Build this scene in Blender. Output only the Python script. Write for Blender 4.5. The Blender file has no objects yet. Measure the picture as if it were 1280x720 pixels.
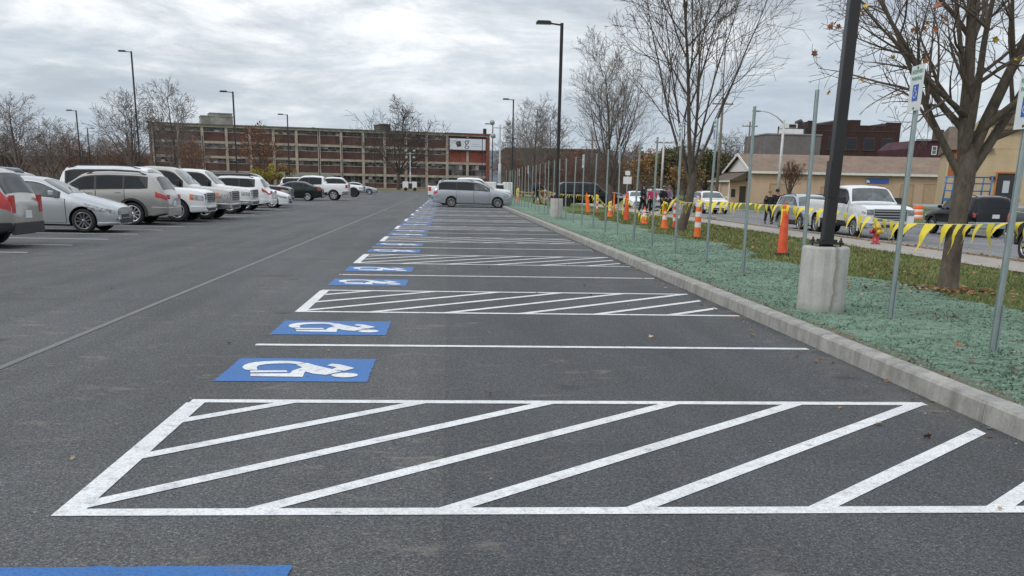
import bpy, bmesh, math, random
import numpy as np
from mathutils import Vector, Matrix, noise
R=math.radians
scene=bpy.context.scene
col=scene.collection
# ------------------------------------------------------------------ camera
F_,CX,CY,PI_,YA,RO,HC=1212.75,639.5,561.2,.2657,.0682,.0188,1.5006
cy_,sy_=math.cos(YA),math.sin(YA); cp_,sp_=math.cos(PI_),math.sin(PI_); cr_,sr_=math.cos(RO),math.sin(RO)
Rt=Vector((cy_,-sy_,0)); Fh=Vector((sy_,cy_,0)); Up=Vector((0,0,1))
Fw=Fh*cp_-Up*sp_; Dn=-(Fh*sp_+Up*cp_)
ra=Rt*cr_-Dn*sr_; da=Rt*sr_+Dn*cr_
cam=bpy.data.cameras.new('camera'); camo=bpy.data.objects.new('camera',cam); col.objects.link(camo)
camo.matrix_world=Matrix(((ra.x,-da.x,-Fw.x,0),(ra.y,-da.y,-Fw.y,0),(ra.z,-da.z,-Fw.z,HC),(0,0,0,1)))
cam.sensor_width=36; cam.sensor_fit='HORIZONTAL'; cam.lens=F_/1280*36
cam.shift_x=(640-CX)/1280; cam.shift_y=(CY-360)/1280
cam.clip_start=.1; cam.clip_end=6000
scene.camera=camo
scene.render.resolution_x=1024; scene.render.resolution_y=576
# ------------------------------------------------------------------ world, sun, exposure
SUN_EL,SUN_AZ=R(42),R(235)      # azimuth from +Y clockwise
w=bpy.data.worlds.new('World'); scene.world=w; w.use_nodes=True
nt=w.node_tree; nt.nodes.clear()
def N(t,**k):
    n=nt.nodes.new(t)
    for a,b in k.items(): setattr(n,a,b)
    return n
def lk(a,b): nt.links.new(a,b)
def mth(op,a,b=None,clamp=False):
    n=N('ShaderNodeMath',operation=op,use_clamp=clamp)
    for i,v in enumerate((a,b)):
        if v is None: continue
        if isinstance(v,(int,float)): n.inputs[i].default_value=v
        else: lk(v,n.inputs[i])
    return n.outputs[0]
def mixc(f,a,b):
    n=N('ShaderNodeMix',data_type='RGBA')
    if isinstance(f,(int,float)): n.inputs[0].default_value=f
    else: lk(f,n.inputs[0])
    for i,v in ((6,a),(7,b)):
        if isinstance(v,tuple): n.inputs[i].default_value=(*v,1)
        else: lk(v,n.inputs[i])
    return n.outputs[2]
sky=N('ShaderNodeTexSky',sky_type='NISHITA'); sky.sun_disc=False; sky.sun_elevation=SUN_EL; sky.sun_rotation=SUN_AZ
sky.air_density=1.2; sky.dust_density=2
tc=N('ShaderNodeTexCoord'); sep=N('ShaderNodeSeparateXYZ'); lk(tc.outputs['Generated'],sep.inputs[0])
zc=mth('MAXIMUM',sep.outputs[2],0.0); zz=mth('ADD',zc,.15)
cmb=N('ShaderNodeCombineXYZ'); lk(mth('DIVIDE',sep.outputs[0],zz),cmb.inputs[0]); lk(mth('DIVIDE',sep.outputs[1],zz),cmb.inputs[1])
def wn(scale,detail,rough,dist=0,off=(0,0,0),sc=(1,1,1)):
    m=N('ShaderNodeMapping'); lk(cmb.outputs[0],m.inputs[0]); m.inputs['Location'].default_value=off; m.inputs['Scale'].default_value=sc
    n=N('ShaderNodeTexNoise'); lk(m.outputs[0],n.inputs['Vector']); n.inputs['Scale'].default_value=scale; n.inputs['Detail'].default_value=detail
    n.inputs['Roughness'].default_value=rough; n.inputs['Distortion'].default_value=dist
    return n.outputs['Fac']
def ramp(f,stops):
    n=N('ShaderNodeValToRGB'); lk(f,n.inputs[0]); cr=n.color_ramp
    while len(cr.elements)<len(stops): cr.elements.new(.5)
    for e,(p,c) in zip(cr.elements,stops): e.position=p; e.color=(*c,1)
    return n.outputs[0]
big=wn(.55,7,.55,.3,(3.1,1.7,0)); fine=wn(1.9,9,.64,.35,(7.3,2.2,0),(1,1,1))
mixf=mth('ADD',mth('MULTIPLY',big,.5),mth('MULTIPLY',fine,.5))
cl=ramp(mixf,[(.36,(3.5,4.0,4.8)),(.45,(4.9,5.4,6.0)),(.52,(6.6,6.95,7.3)),(.58,(8.9,9.0,9.15)),(.66,(11.8,11.8,11.8))])
dark=ramp(wn(1.15,8,.62,.4,(1.3,9.4,0)),[(.50,(0,0,0)),(.63,(.62,.62,.62))])
dk=N('ShaderNodeSeparateColor'); lk(dark,dk.inputs[0])
cl2=mixc(dk.outputs[0],cl,(3.3,3.6,4.1))
hz=ramp(sep.outputs[2],[(0.0,(.85,.85,.85)),(.16,(0,0,0))]); hzs=N('ShaderNodeSeparateColor'); lk(hz,hzs.inputs[0])
cl3=mixc(hzs.outputs[0],cl2,(4.9,5.8,6.8))
# an overcast sky is brighter towards the zenith
bri=mth('ADD',mth('MULTIPLY',zc,.85),.92)
vm=N('ShaderNodeVectorMath',operation='SCALE'); lk(cl3,vm.inputs[0]); lk(bri,vm.inputs['Scale'])
skymix=mixc(.90,sky.outputs[0],vm.outputs[0])
bg=N('ShaderNodeBackground'); bg.inputs[1].default_value=.085; lk(skymix,bg.inputs[0])
out=N('ShaderNodeOutputWorld'); lk(bg.outputs[0],out.inputs[0])
sl=bpy.data.lights.new('sun','SUN'); sl.energy=.8; sl.angle=R(16); sl.color=(1,.96,.9)
so=bpy.data.objects.new('sun',sl); col.objects.link(so)
sd=Vector((math.sin(SUN_AZ)*math.cos(SUN_EL),math.cos(SUN_AZ)*math.cos(SUN_EL),math.sin(SUN_EL)))
so.rotation_euler=(-sd).to_track_quat('-Z','Y').to_euler()
vs=scene.view_settings; vs.view_transform='Standard'; vs.look='None'; vs.gamma=1; vs.use_curve_mapping=False; vs.exposure=.48
# ------------------------------------------------------------------ ground-plane back projection (used to read positions off the plan)
def ray(px,py):
    u2=(px-CX)/F_; v2=(py-CY)/F_
    return (ra*u2+da*v2+Fw)
def gp(px,py,z=0.0):
    d=ray(px,py); t=(z-HC)/d.z
    return Vector((d.x*t,d.y*t,z))
def at(px,py,Y):
    d=ray(px,py); t=Y/d.y
    return Vector((d.x*t,Y,HC+d.z*t))
# ------------------------------------------------------------------ materials
MT={}
def mat(name,c,rough=.7,metal=0,var=0,vs_=3.0,bump=0,bs=30.0,c2=None,coat=0,spec=.5,emit=None,coord='Object',vst=.35,ven=.65):
    if name in MT: return MT[name]
    m=bpy.data.materials.new(name); m.use_nodes=True; t=m.node_tree; b=t.nodes['Principled BSDF']
    b.inputs['Roughness'].default_value=rough; b.inputs['Metallic'].default_value=metal; b.inputs['Specular IOR Level'].default_value=spec
    b.inputs['Base Color'].default_value=(*c,1)
    if coat: b.inputs['Coat Weight'].default_value=coat; b.inputs['Coat Roughness'].default_value=.04
    if emit: b.inputs['Emission Color'].default_value=(*c,1); b.inputs['Emission Strength'].default_value=emit
    if var or c2 or bump:
        tcn=t.nodes.new('ShaderNodeTexCoord')
        if var or c2:
            n=t.nodes.new('ShaderNodeTexNoise'); n.inputs['Scale'].default_value=vs_; n.inputs['Detail'].default_value=6; n.inputs['Roughness'].default_value=.65
            t.links.new(tcn.outputs[coord],n.inputs['Vector'])
            r=t.nodes.new('ShaderNodeValToRGB'); t.links.new(n.outputs['Fac'],r.inputs[0])
            r.color_ramp.elements[0].position=vst; r.color_ramp.elements[1].position=ven
            ca=tuple(max(0,x*(1-var)) for x in c); cb=c2 if c2 else tuple(min(1,x*(1+var)) for x in c)
            r.color_ramp.elements[0].color=(*ca,1); r.color_ramp.elements[1].color=(*cb,1)
            t.links.new(r.outputs[0],b.inputs['Base Color'])
        if bump:
            n2=t.nodes.new('ShaderNodeTexNoise'); n2.inputs['Scale'].default_value=bs; n2.inputs['Detail'].default_value=5
            t.links.new(tcn.outputs[coord],n2.inputs['Vector'])
            bp=t.nodes.new('ShaderNodeBump'); bp.inputs['Strength'].default_value=bump; bp.inputs['Distance'].default_value=.02
            t.links.new(n2.outputs['Fac'],bp.inputs['Height']); t.links.new(bp.outputs[0],b.inputs['Normal'])
    MT[name]=m; return m
def newmat(name):
    m=bpy.data.materials.new(name); m.use_nodes=True; MT[name]=m
    t=m.node_tree; return m,t,t.nodes['Principled BSDF']
def nnoise(t,vec,scale,detail=6,rough=.6,dist=0):
    n=t.nodes.new('ShaderNodeTexNoise'); n.inputs['Scale'].default_value=scale; n.inputs['Detail'].default_value=detail
    n.inputs['Roughness'].default_value=rough; n.inputs['Distortion'].default_value=dist; t.links.new(vec,n.inputs['Vector']); return n.outputs['Fac']
def nramp(t,f,stops):
    r=t.nodes.new('ShaderNodeValToRGB'); t.links.new(f,r.inputs[0]); cr=r.color_ramp
    while len(cr.elements)<len(stops): cr.elements.new(.5)
    for e,(p,c) in zip(cr.elements,stops):
        e.position=p; e.color=(*c,1) if isinstance(c,tuple) else (c,c,c,1)
    return r.outputs[0]
def nmix(t,f,a,b,mode='MIX'):
    n=t.nodes.new('ShaderNodeMix'); n.data_type='RGBA'; n.blend_type=mode
    for i,v in ((0,f),(6,a),(7,b)):
        if isinstance(v,(int,float)): n.inputs[i].default_value=v
        elif isinstance(v,tuple): n.inputs[i].default_value=(*v,1)
        else: t.links.new(v,n.inputs[i])
    return n.outputs[2]
def nmap(t,vec,sc):
    m=t.nodes.new('ShaderNodeMapping'); t.links.new(vec,m.inputs[0]); m.inputs['Scale'].default_value=sc; return m.outputs[0]
def nbump(t,b,h,strength,dist):
    bp=t.nodes.new('ShaderNodeBump'); bp.inputs['Strength'].default_value=strength; bp.inputs['Distance'].default_value=dist
    t.links.new(h,bp.inputs['Height']); t.links.new(bp.outputs[0],b.inputs['Normal'])
def asphalt_mat(name,base,stitch_seam=True,tint=(1,1,1)):
    m,t,b=newmat(name)
    tcn=t.nodes.new('ShaderNodeTexCoord'); v=tcn.outputs['Object']
    sp=t.nodes.new('ShaderNodeSeparateXYZ'); t.links.new(v,sp.inputs[0])
    def mm(op,a,bb):
        n=t.nodes.new('ShaderNodeMath'); n.operation=op
        for i,x in enumerate((a,bb)):
            if isinstance(x,(int,float)): n.inputs[i].default_value=x
            else: t.links.new(x,n.inputs[i])
        return n.outputs[0]
    vor=t.nodes.new('ShaderNodeTexVoronoi'); vor.inputs['Scale'].default_value=150; t.links.new(v,vor.inputs['Vector'])
    cs=t.nodes.new('ShaderNodeSeparateColor'); t.links.new(vor.outputs['Color'],cs.inputs[0])
    d=base
    c0=nramp(t,cs.outputs[0],[(0,(d*.45*tint[0],d*.45*tint[1],d*.45*tint[2])),(.5,(d*.8,d*.82,d*.85)),(.86,(d*1.3,d*1.31,d*1.33)),(1,(d*2.1,d*2.08,d*2.0))])
    g2=nnoise(t,v,48,5,.8)
    c1=nmix(t,1.0,c0,nramp(t,g2,[(.32,.35),(.5,1.0),(.68,1.55)]),'MULTIPLY')
    big=nnoise(t,nmap(t,v,(.5,.16,1)),1.1,6,.6)
    c2=nmix(t,1.0,c1,nramp(t,big,[(.32,.80),(.68,1.2)]),'MULTIPLY')
    # tyre-polished streaks running along the aisle
    st=nnoise(t,nmap(t,v,(1.3,.035,1)),1.6,4,.5)
    c3=nmix(t,1.0,c2,nramp(t,st,[(.35,.93),(.62,1.12)]),'MULTIPLY')
    # dusty tan scuffs
    sc=nnoise(t,nmap(t,v,(1.0,2.1,1)),1.9,9,.72,.6)
    sc2=nnoise(t,v,.35,3,.5)
    f=mm('MULTIPLY',nramp(t,sc,[(.565,0.0),(.66,.62)]),nramp(t,sc2,[(.42,.12),(.58,1.0)]))
    c4=nmix(t,f,c3,(.22,.20,.165))
    # oil drips: sparse soft dark spots
    vo=t.nodes.new('ShaderNodeTexVoronoi'); vo.inputs['Scale'].default_value=.8; t.links.new(nmap(t,v,(1,1,1)),vo.inputs['Vector'])
    wv=mm('ADD',vo.outputs['Distance'],mm('MULTIPLY',nnoise(t,v,9,4,.6),.10))
    c4=nmix(t,mm('MULTIPLY',nramp(t,wv,[(.09,.62),(.17,0.0)]),nramp(t,sc2,[(.45,0.0),(.55,1.0)])),c4,(.028,.028,.03))
    # faint scrubbed tyre arcs
    wa=t.nodes.new('ShaderNodeTexWave'); wa.wave_type='RINGS'; wa.inputs['Scale'].default_value=.11; wa.inputs['Distortion'].default_value=1.2; wa.inputs['Detail'].default_value=1; wa.inputs['Detail Scale'].default_value=.25
    t.links.new(nmap(t,v,(1,.8,1)),wa.inputs['Vector'])
    arc=mm('MULTIPLY',nramp(t,wa.outputs['Fac'],[(.955,0.0),(.98,1.0)]),nramp(t,nnoise(t,v,.5,6,.7),[(.48,0.0),(.62,.4)]))
    c4=nmix(t,arc,c4,(.045,.045,.047))
    if stitch_seam:
        # stitch brightness step painted in, darker right of the seam at x = 0
        wob=nnoise(t,v,.6,4,.6)
        xx=mm('ADD',sp.outputs[0],mm('MULTIPLY',wob,.03))
        j=nramp(t,mm('ADD',mm('MULTIPLY',xx,20.0),.5),[(0,0.0),(1,1.0)])
        c4=nmix(t,1.0,c4,nmix(t,j,(1.06,1.06,1.06),(.84,.855,.88)),'MULTIPLY')
        jl=nramp(t,mm('ABSOLUTE',mm('SUBTRACT',xx,.0),0),[(0.0,.75),(.012,0.0)])
        c4=nmix(t,nmix(t,1.0,jl,nramp(t,nnoise(t,v,5,4,.7),[(.4,0.0),(.6,.6)]),'MULTIPLY'),c4,(.03,.03,.032))
        # silt washed to the foot of the kerb
        k=nramp(t,mm('MULTIPLY',mm('SUBTRACT',sp.outputs[0],2.6),1.0),[(.45,0.0),(1.0,.42)])
        kn=nramp(t,nnoise(t,nmap(t,v,(1,.6,1)),1.4,8,.7,.5),[(.46,0.0),(.62,1.0)])
        c4=nmix(t,mm('MULTIPLY',k,kn),c4,(.155,.14,.115))
    t.links.new(c4,b.inputs['Base Color']); b.inputs['Roughness'].default_value=.82; b.inputs['Specular IOR Level'].default_value=.45
    h=nmix(t,.5,vor.outputs['Distance'],g2)
    nbump(t,b,h,.55,.006)
    return m
M_ASPH=asphalt_mat('asphalt',.080)
M_STREET=asphalt_mat('street_asphalt',.17,False,(1,1.01,1.04))
def paint_mat(name,c,wear):
    m,t,b=newmat(name); tcn=t.nodes.new('ShaderNodeTexCoord'); v=tcn.outputs['Object']
    n1=nnoise(t,v,9,8,.75); n2=nnoise(t,v,55,4,.7); n3=nnoise(t,v,1.3,4,.6)
    f=nmix(t,1.0,nramp(t,n1,[(.50,0.0),(.66,wear)]),nramp(t,n2,[(.42,0.0),(.6,1.0)]),'MULTIPLY')
    cc=nmix(t,1.0,c,nramp(t,n3,[(.3,.88),(.7,1.04)]),'MULTIPLY')
    c1=nmix(t,1.0,cc,nramp(t,n2,[(.34,.66),(.52,1.02)]),'MULTIPLY')
    pit=nnoise(t,v,120,3,.7); f2=nramp(t,pit,[(.58,0.0),(.66,.55)])
    c2=nmix(t,f2,nmix(t,f,c1,(.12,.12,.118)),(.09,.09,.09))
    t.links.new(c2,b.inputs['Base Color']); b.inputs['Roughness'].default_value=.6
    nbump(t,b,n2,.5,.004); return m
M_WLINE=paint_mat('white_line_paint',(.78,.79,.79),.9)
M_OLD=paint_mat('worn_line_paint',(.16,.16,.16),1.0)
M_BLUE=paint_mat('blue_paint',(.020,.145,.43),.95)
def concrete_mat(name,c,scale=1,stain=.5):
    m,t,b=newmat(name); tcn=t.nodes.new('ShaderNodeTexCoord'); v=tcn.outputs['Object']
    a=nnoise(t,v,1.7*scale,8,.7); f=nnoise(t,v,60,4,.7); s=nnoise(t,nmap(t,v,(5,5,.6)),1.2,6,.65)
    c1=nmix(t,1.0,c,nramp(t,a,[(.3,1-stain*.45),(.7,1.12)]),'MULTIPLY')
    c2=nmix(t,1.0,c1,nramp(t,f,[(.3,.84),(.7,1.12)]),'MULTIPLY')
    c3=nmix(t,1.0,c2,nramp(t,s,[(.35,1-stain*.35),(.6,1.04)]),'MULTIPLY')
    t.links.new(c3,b.inputs['Base Color']); b.inputs['Roughness'].default_value=.88; nbump(t,b,f,.35,.006); return m
M_CONC=concrete_mat('concrete',(.36,.355,.335))
M_KERB=concrete_mat('kerb_concrete',(.37,.36,.33),2.2,.8)
M_WALK=concrete_mat('sidewalk_concrete',(.36,.325,.285),.8,.5)
def grassy(name,stops,scale,bumpd=.03):
    m,t,b=newmat(name); tcn=t.nodes.new('ShaderNodeTexCoord'); v=tcn.outputs['Object']
    a=nnoise(t,v,scale,9,.72,.3); c=nnoise(t,v,.5,5,.6)
    cc=nmix(t,.30,a,c)
    t.links.new(nramp(t,cc,stops),b.inputs['Base Color']); b.inputs['Roughness'].default_value=.95; b.inputs['Specular IOR Level'].default_value=.2
    nbump(t,b,a,.9,bumpd); return m
M_HYDRO=grassy('hydroseed_mulch',[(.34,(.022,.030,.022)),(.42,(.065,.092,.070)),(.49,(.150,.228,.168)),(.60,(.220,.312,.236)),(.72,(.31,.39,.305))],13)
M_GRASS=grassy('worn_grass',[(.34,(.07,.062,.03)),(.42,(.10,.115,.035)),(.50,(.085,.125,.03)),(.58,(.13,.155,.045)),(.68,(.27,.23,.11))],4)
M_DIRT=grassy('dirt_strip',[(.35,(.10,.085,.045)),(.5,(.17,.125,.08)),(.65,(.27,.21,.145))],4)
M_LAND=grassy('land',[(.35,(.10,.10,.05)),(.5,(.14,.13,.07)),(.65,(.19,.17,.10))],.3)
M_LAWN=grassy('lawn',[(.35,(.07,.085,.025)),(.5,(.10,.125,.035)),(.65,(.17,.16,.07))],2)
M_BLADE=mat('grass_blade',(.085,.155,.025),.8,var=.4,vs_=1.2,c2=(.17,.20,.06))
M_GALV=mat('galvanised_steel',(.36,.42,.42),.42,.75,var=.12,vs_=4)
M_BLK=mat('black_pole_paint',(.018,.017,.017),.38)
M_RUB=mat('rubber',(.022,.022,.022),.85)
M_RIM=mat('alloy',(.55,.56,.58),.3,.8)
M_RIMD=mat('dark_wheel_metal',(.03,.03,.032),.5,.4)  # dark metal of the wheel dishes and of black rims
M_CLAD=mat('black_plastic',(.025,.025,.027),.6)
M_CHROME=mat('chrome',(.72,.73,.75),.15,1)
M_GLASS=mat('tinted_glass',(.010,.012,.014),.06,spec=.32)
M_GLASSC=mat('windscreen_glass',(.03,.045,.045),.05,spec=.6,coat=.3,var=.7,vs_=1.6,c2=(.10,.12,.12))  # paler mottling in the colour stands in for reflections
M_HEAD=mat('headlight_lens',(.30,.31,.32),.12,.35,var=.6,vs_=14,coat=.8)
M_TAIL=mat('red_lens',(.42,.012,.012),.2,coat=.7)
M_AMB=mat('amber_lens',(.62,.16,.03),.2,coat=.7)
M_PLATE=mat('licence_plate',(.6,.62,.64),.5)
M_INT=mat('dark_underbody',(.012,.012,.012),.9)
PNT={}
def paint(n,c,metal=.25): return mat('paint_'+n,c,.32 if max(c)>.1 else .16,metal,coat=.9 if max(c)>.1 else .25,spec=.5 if max(c)>.1 else .25)
# ------------------------------------------------------------------ mesh helpers
class MB:
    def __init__(s): s.v=[]; s.f=[]; s.m=[]; s.sm=[]
    def add(s,vs,fs,mi=0,smooth=False):
        o=len(s.v); s.v+= [tuple(x) for x in vs]; s.f+=[tuple(o+i for i in f) for f in fs]; s.m+=[mi]*len(fs); s.sm+=[smooth]*len(fs); return s
    def box(s,x0,x1,y0,y1,z0,z1,mi=0,M=None):
        vs=[Vector((x,y,z)) for x in(x0,x1) for y in(y0,y1) for z in(z0,z1)]
        if M is not None: vs=[M@v for v in vs]
        return s.add(vs,[(0,1,3,2),(4,6,7,5),(0,4,5,1),(2,3,7,6),(0,2,6,4),(1,5,7,3)],mi)
    def bar(s,a,b,wx,wy,mi=0,up=Vector((0,0,1))):
        a,b=Vector(a),Vector(b); d=(b-a).normalized()
        if abs(d.dot(up))>.98: up=Vector((1,0,0))
        x=d.cross(up).normalized(); y=x.cross(d)
        vs=[p+x*i*wx/2+y*j*wy/2 for p in(a,b) for i in(-1,1) for j in(-1,1)]
        return s.add(vs,[(0,1,3,2),(4,6,7,5),(0,4,5,1),(2,3,7,6),(0,2,6,4),(1,5,7,3)],mi)
    def tube(s,pts,rad,n=8,mi=0,caps=True,smooth=True):
        pts=[Vector(p) for p in pts]
        if not isinstance(rad,(list,tuple)): rad=[rad]*len(pts)
        vs=[];fs=[]; prev=None
        for i,p in enumerate(pts):
            d=(pts[min(i+1,len(pts)-1)]-pts[max(i-1,0)])
            if d.length<1e-9: d=Vector((0,0,1))
            d.normalize()
            if prev is None:
                u=Vector((0,0,1)) if abs(d.z)<.9 else Vector((1,0,0))
                x=d.cross(u).normalized()
            else:
                x=(prev-d*prev.dot(d)); x=x.normalized() if x.length>1e-6 else d.orthogonal().normalized()
            prev=x; y=d.cross(x)
            for k in range(n):
                a=2*math.pi*k/n; vs.append(p+(x*math.cos(a)+y*math.sin(a))*rad[i])
        for i in range(len(pts)-1):
            for k in range(n):
                k2=(k+1)%n; fs.append((i*n+k,i*n+k2,(i+1)*n+k2,(i+1)*n+k))
        s.add(vs,fs,mi,smooth)
        if caps:
            o=len(s.v)-len(vs)
            s.f.append(tuple(o+k for k in range(n))[::-1]); s.m.append(mi); s.sm.append(False)
            s.f.append(tuple(o+(len(pts)-1)*n+k for k in range(n))); s.m.append(mi); s.sm.append(False)
        return s
    def lathe(s,prof,n=20,mi=0,M=None,smooth=True,c=(0,0,0),cap=True):
        vs=[];fs=[]
        for r,z in prof:
            for k in range(n):
                a=2*math.pi*k/n; v=Vector((r*math.cos(a)+c[0],r*math.sin(a)+c[1],z+c[2]))
                vs.append(M@v if M is not None else v)
        for i in range(len(prof)-1):
            for k in range(n):
                k2=(k+1)%n; fs.append((i*n+k,i*n+k2,(i+1)*n+k2,(i+1)*n+k))
        if cap and prof[0][0]>1e-4: fs.append(tuple(range(n))[::-1])
        if cap and prof[-1][0]>1e-4: fs.append(tuple((len(prof)-1)*n+k for k in range(n)))
        return s.add(vs,fs,mi,smooth)
    def poly(s,pts,mi=0): return s.add(pts,[tuple(range(len(pts)))],mi)
    def prism(s,pts,h,mi=0,M=None):
        n=len(pts); vs=[Vector(p) for p in pts]+[Vector(p)+Vector(h) for p in pts]
        if M is not None: vs=[M@v for v in vs]
        return s.add(vs,[tuple(range(n))[::-1],tuple(range(n,2*n))]+[(i,(i+1)%n,n+(i+1)%n,n+i) for i in range(n)],mi)
    def build(s,name,mats,parent=None,bevel=0,ang=None):
        me=bpy.data.meshes.new(name); me.from_pydata(s.v,[],s.f); 
        if not isinstance(mats,(list,tuple)): mats=[mats]
        for m in mats: me.materials.append(m)
        me.polygons.foreach_set('material_index',s.m); me.polygons.foreach_set('use_smooth',s.sm); me.update()
        if ang: me.set_sharp_from_angle(angle=R(ang))
        o=bpy.data.objects.new(name,me); col.objects.link(o)
        if parent is not None: o.parent=parent
        if bevel:
            b=o.modifiers.new('b','BEVEL'); b.width=bevel; b.segments=2; b.limit_method='ANGLE'
        return o
def tag(o,label=None,cat=None,group=None,kind=None):
    if label: o['label']=label
    if cat: o['category']=cat
    if group: o['group']=group
    if kind: o['kind']=kind
    return o
def thing(name,label,cat,loc=(0,0,0),rz=0,group=None):
    o=bpy.data.objects.new(name,None); col.objects.link(o); o.location=loc; o.rotation_euler=(0,0,rz); o.empty_display_size=.3
    return tag(o,label,cat,group)
def copy_tree(o,parent=None):
    c=o.copy(); col.objects.link(c); c.parent=parent
    for k in ('label','category','group'):
        pass
    for ch in [x for x in bpy.data.objects if x.parent==o]: copy_tree(ch,c)
    return c
def bake(o):
    dg=bpy.context.evaluated_depsgraph_get(); me=bpy.data.meshes.new_from_object(o.evaluated_get(dg)); o.modifiers.clear(); o.data=me; return o
ORD=['first','second','third','fourth','fifth','sixth','seventh','eighth','ninth','tenth','eleventh','twelfth','thirteenth','fourteenth','fifteenth','sixteenth','seventeenth','eighteenth','nineteenth','twentieth','twenty-first','twenty-second']
# ================================================================== THE SETTING
Y0,PT=4.3388,2.4438
XL,XK=-1.79,3.62
def lotz(x):
    return 0.0
def vz(x):      # verge, sidewalk and street levels
    P=[(3.8,.13),(7,.08),(12.3,-.12),(14.3,-.14),(15.0,-.15)]
    if x<=3.8: return .13
    for (a,za),(b,zb) in zip(P,P[1:]):
        if x<=b: return za+(zb-za)*(x-a)/(b-a)
    return -.15
def sheet(name,xs,ys,zf,m,kind='structure',parent=None):
    mb=MB(); vs=[(x,y,zf(x,y)) for y in ys for x in xs]; n=len(xs)
    fs=[(j*n+i,j*n+i+1,(j+1)*n+i+1,(j+1)*n+i) for j in range(len(ys)-1) for i in range(n-1)]
    mb.add(vs,fs,0,True); o=mb.build(name,m,parent)
    if kind and parent is None: o['kind']=kind
    return o
def lin(a,b,n): return [a+(b-a)*i/n for i in range(n+1)]
sheet('ground',[-3000,-300,-90,0,90,300,3000],[-60,0,200,600,5000],lambda x,y:-.62,M_LAND)
lot=sheet('parking_lot',[-90,-60,-30,-8,-5,XK+.02],[-12]+lin(0,186,31),lambda x,y:lotz(x),M_ASPH)
lot['kind']='structure'
# far shoulder, beyond the end of the lot
sheet('far_grass',lin(-400,25.1,12),[186,200,240,330,500],lambda x,y:.02 if y<190 else (.0 if y<300 else -.3),M_LAND)
# side skirt of left land
sheet('left_land',[-900,-400,-90.0],[-12,100,400],lambda x,y:.03,M_LAND)
ys=lin(-6,185,382)
# kerb
kb=MB()
prof=[(XK,-.05),(XK+.012,.128),(XK+.03,.148),(XK+.06,.152),(XK+.17,.152),(XK+.18,.05)]
seg=3.05; y=-6.0; rr=random.Random(3)
while y<185:
    dx=rr.uniform(-.006,.006); dz=rr.uniform(-.004,.004)
    y2=y+seg-.012
    pts=[(a+dx,y,b+dz) for a,b in prof]; n=len(pts)
    kb.add(pts+[(a+dx,y2,b+dz) for a,b in prof],[(i,n+i,n+i+1,i+1) for i in range(n-1)]+[tuple(range(n)),tuple(range(n,2*n))[::-1]])
    y+=seg
o=kb.build('kerb',M_KERB); o['kind']='structure'
# hydroseeded verge: real lumps near the camera
def hz_(x,y):
    b=vz(x)
    edge=min(1,max(0,(x-3.79)/.25))
    s=noise.fractal(Vector((x*2.2,y*2.2,0)),1,2,4)*.02+noise.fractal(Vector((x*11,y*11,3)),1,2,3)*.016
    return b+.012+s*(.35+.65*edge)
xe=lambda y:6.95+.35*math.sin(y*.55)+.25*math.sin(y*1.7+1)+.2*noise.noise(Vector((y*3,0,0)))
mb=MB(); 
ysn=[]; yy=3.0
while yy<184: ysn.append(yy); yy+= .035 if yy<13 else (.07 if yy<26 else (.25 if yy<50 else 1.2))
nx=72
vsx=[]
for y in ysn:
    e=xe(y)
    for i in range(nx+1):
        x=3.785+(e-3.785)*i/nx; z=hz_(x,y)
        if i==nx: z=vz(x)-.02
        vsx.append((x,y,z))
mb.add(vsx,[(j*(nx+1)+i,j*(nx+1)+i+1,(j+1)*(nx+1)+i+1,(j+1)*(nx+1)+i) for j in range(len(ysn)-1) for i in range(nx)],0,True)
_t=M_HYDRO.node_tree; _b=_t.nodes['Principled BSDF']; _src=_b.inputs['Base Color'].links[0].from_socket
_tc=_t.nodes.new('ShaderNodeTexCoord'); _sx=_t.nodes.new('ShaderNodeSeparateXYZ'); _t.links.new(_tc.outputs['Object'],_sx.inputs[0])
_n=nnoise(_t,_tc.outputs['Object'],3.2,7,.7); _m=_t.nodes.new('ShaderNodeMath'); _m.operation='MULTIPLY_ADD'; _t.links.new(_n,_m.inputs[0]); _m.inputs[1].default_value=-.42; _t.links.new(_sx.outputs[0],_m.inputs[2])
_s=_t.nodes.new('ShaderNodeMath'); _s.operation='SUBTRACT'; _t.links.new(_m.outputs[0],_s.inputs[0]); _s.inputs[1].default_value=3.4
_pt=nramp(_t,nnoise(_t,_tc.outputs['Object'],1.15,7,.72,.4),[(.565,0.0),(.66,.6)]); _src=nmix(_t,_pt,_src,(.115,.11,.075))
_pl=nramp(_t,nnoise(_t,_tc.outputs['Object'],2.4,6,.7,.8),[(.56,0.0),(.68,.45)]); _src=nmix(_t,_pl,_src,(.27,.35,.29))
_t.links.new(nmix(_t,nramp(_t,_s.outputs[0],[(.26,.9),(.42,0.0)]),_src,(.15,.125,.09)),_b.inputs['Base Color'])
o=mb.build('seeded_verge',M_HYDRO); o['kind']='structure'
sheet('grass_strip',lin(3.79,12.32,14),lin(-6,185,96),lambda x,y:vz(x)-.012+.012*noise.noise(Vector((x,y,0))) if x<12 else vz(x)-.012,M_GRASS)
sheet('sidewalk',[12.3,14.35],lin(-6,185,60),lambda x,y:vz(x)+.01,M_WALK)
# joints cut in the sidewalk
jb=MB()
for i in range(0,62): 
    y=1.0+i*1.5; jb.box(12.3,14.35,y,y+.015,-.125,vz(14)+.016)
sheet('dirt_strip',[14.33,15.02],lin(-6,185,60),lambda x,y:-.143,M_DIRT)
kb=MB(); kb.box(15.0,15.16,-6,185,-.5,-.138); kb.box(25.0,25.18,-6,260,-.5,-.16)
o=kb.build('street_kerb',M_KERB); o['kind']='structure'
sheet('street',[15.15,25.02],lin(-20,260,20),lambda x,y:-.3,M_STREET)
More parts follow.
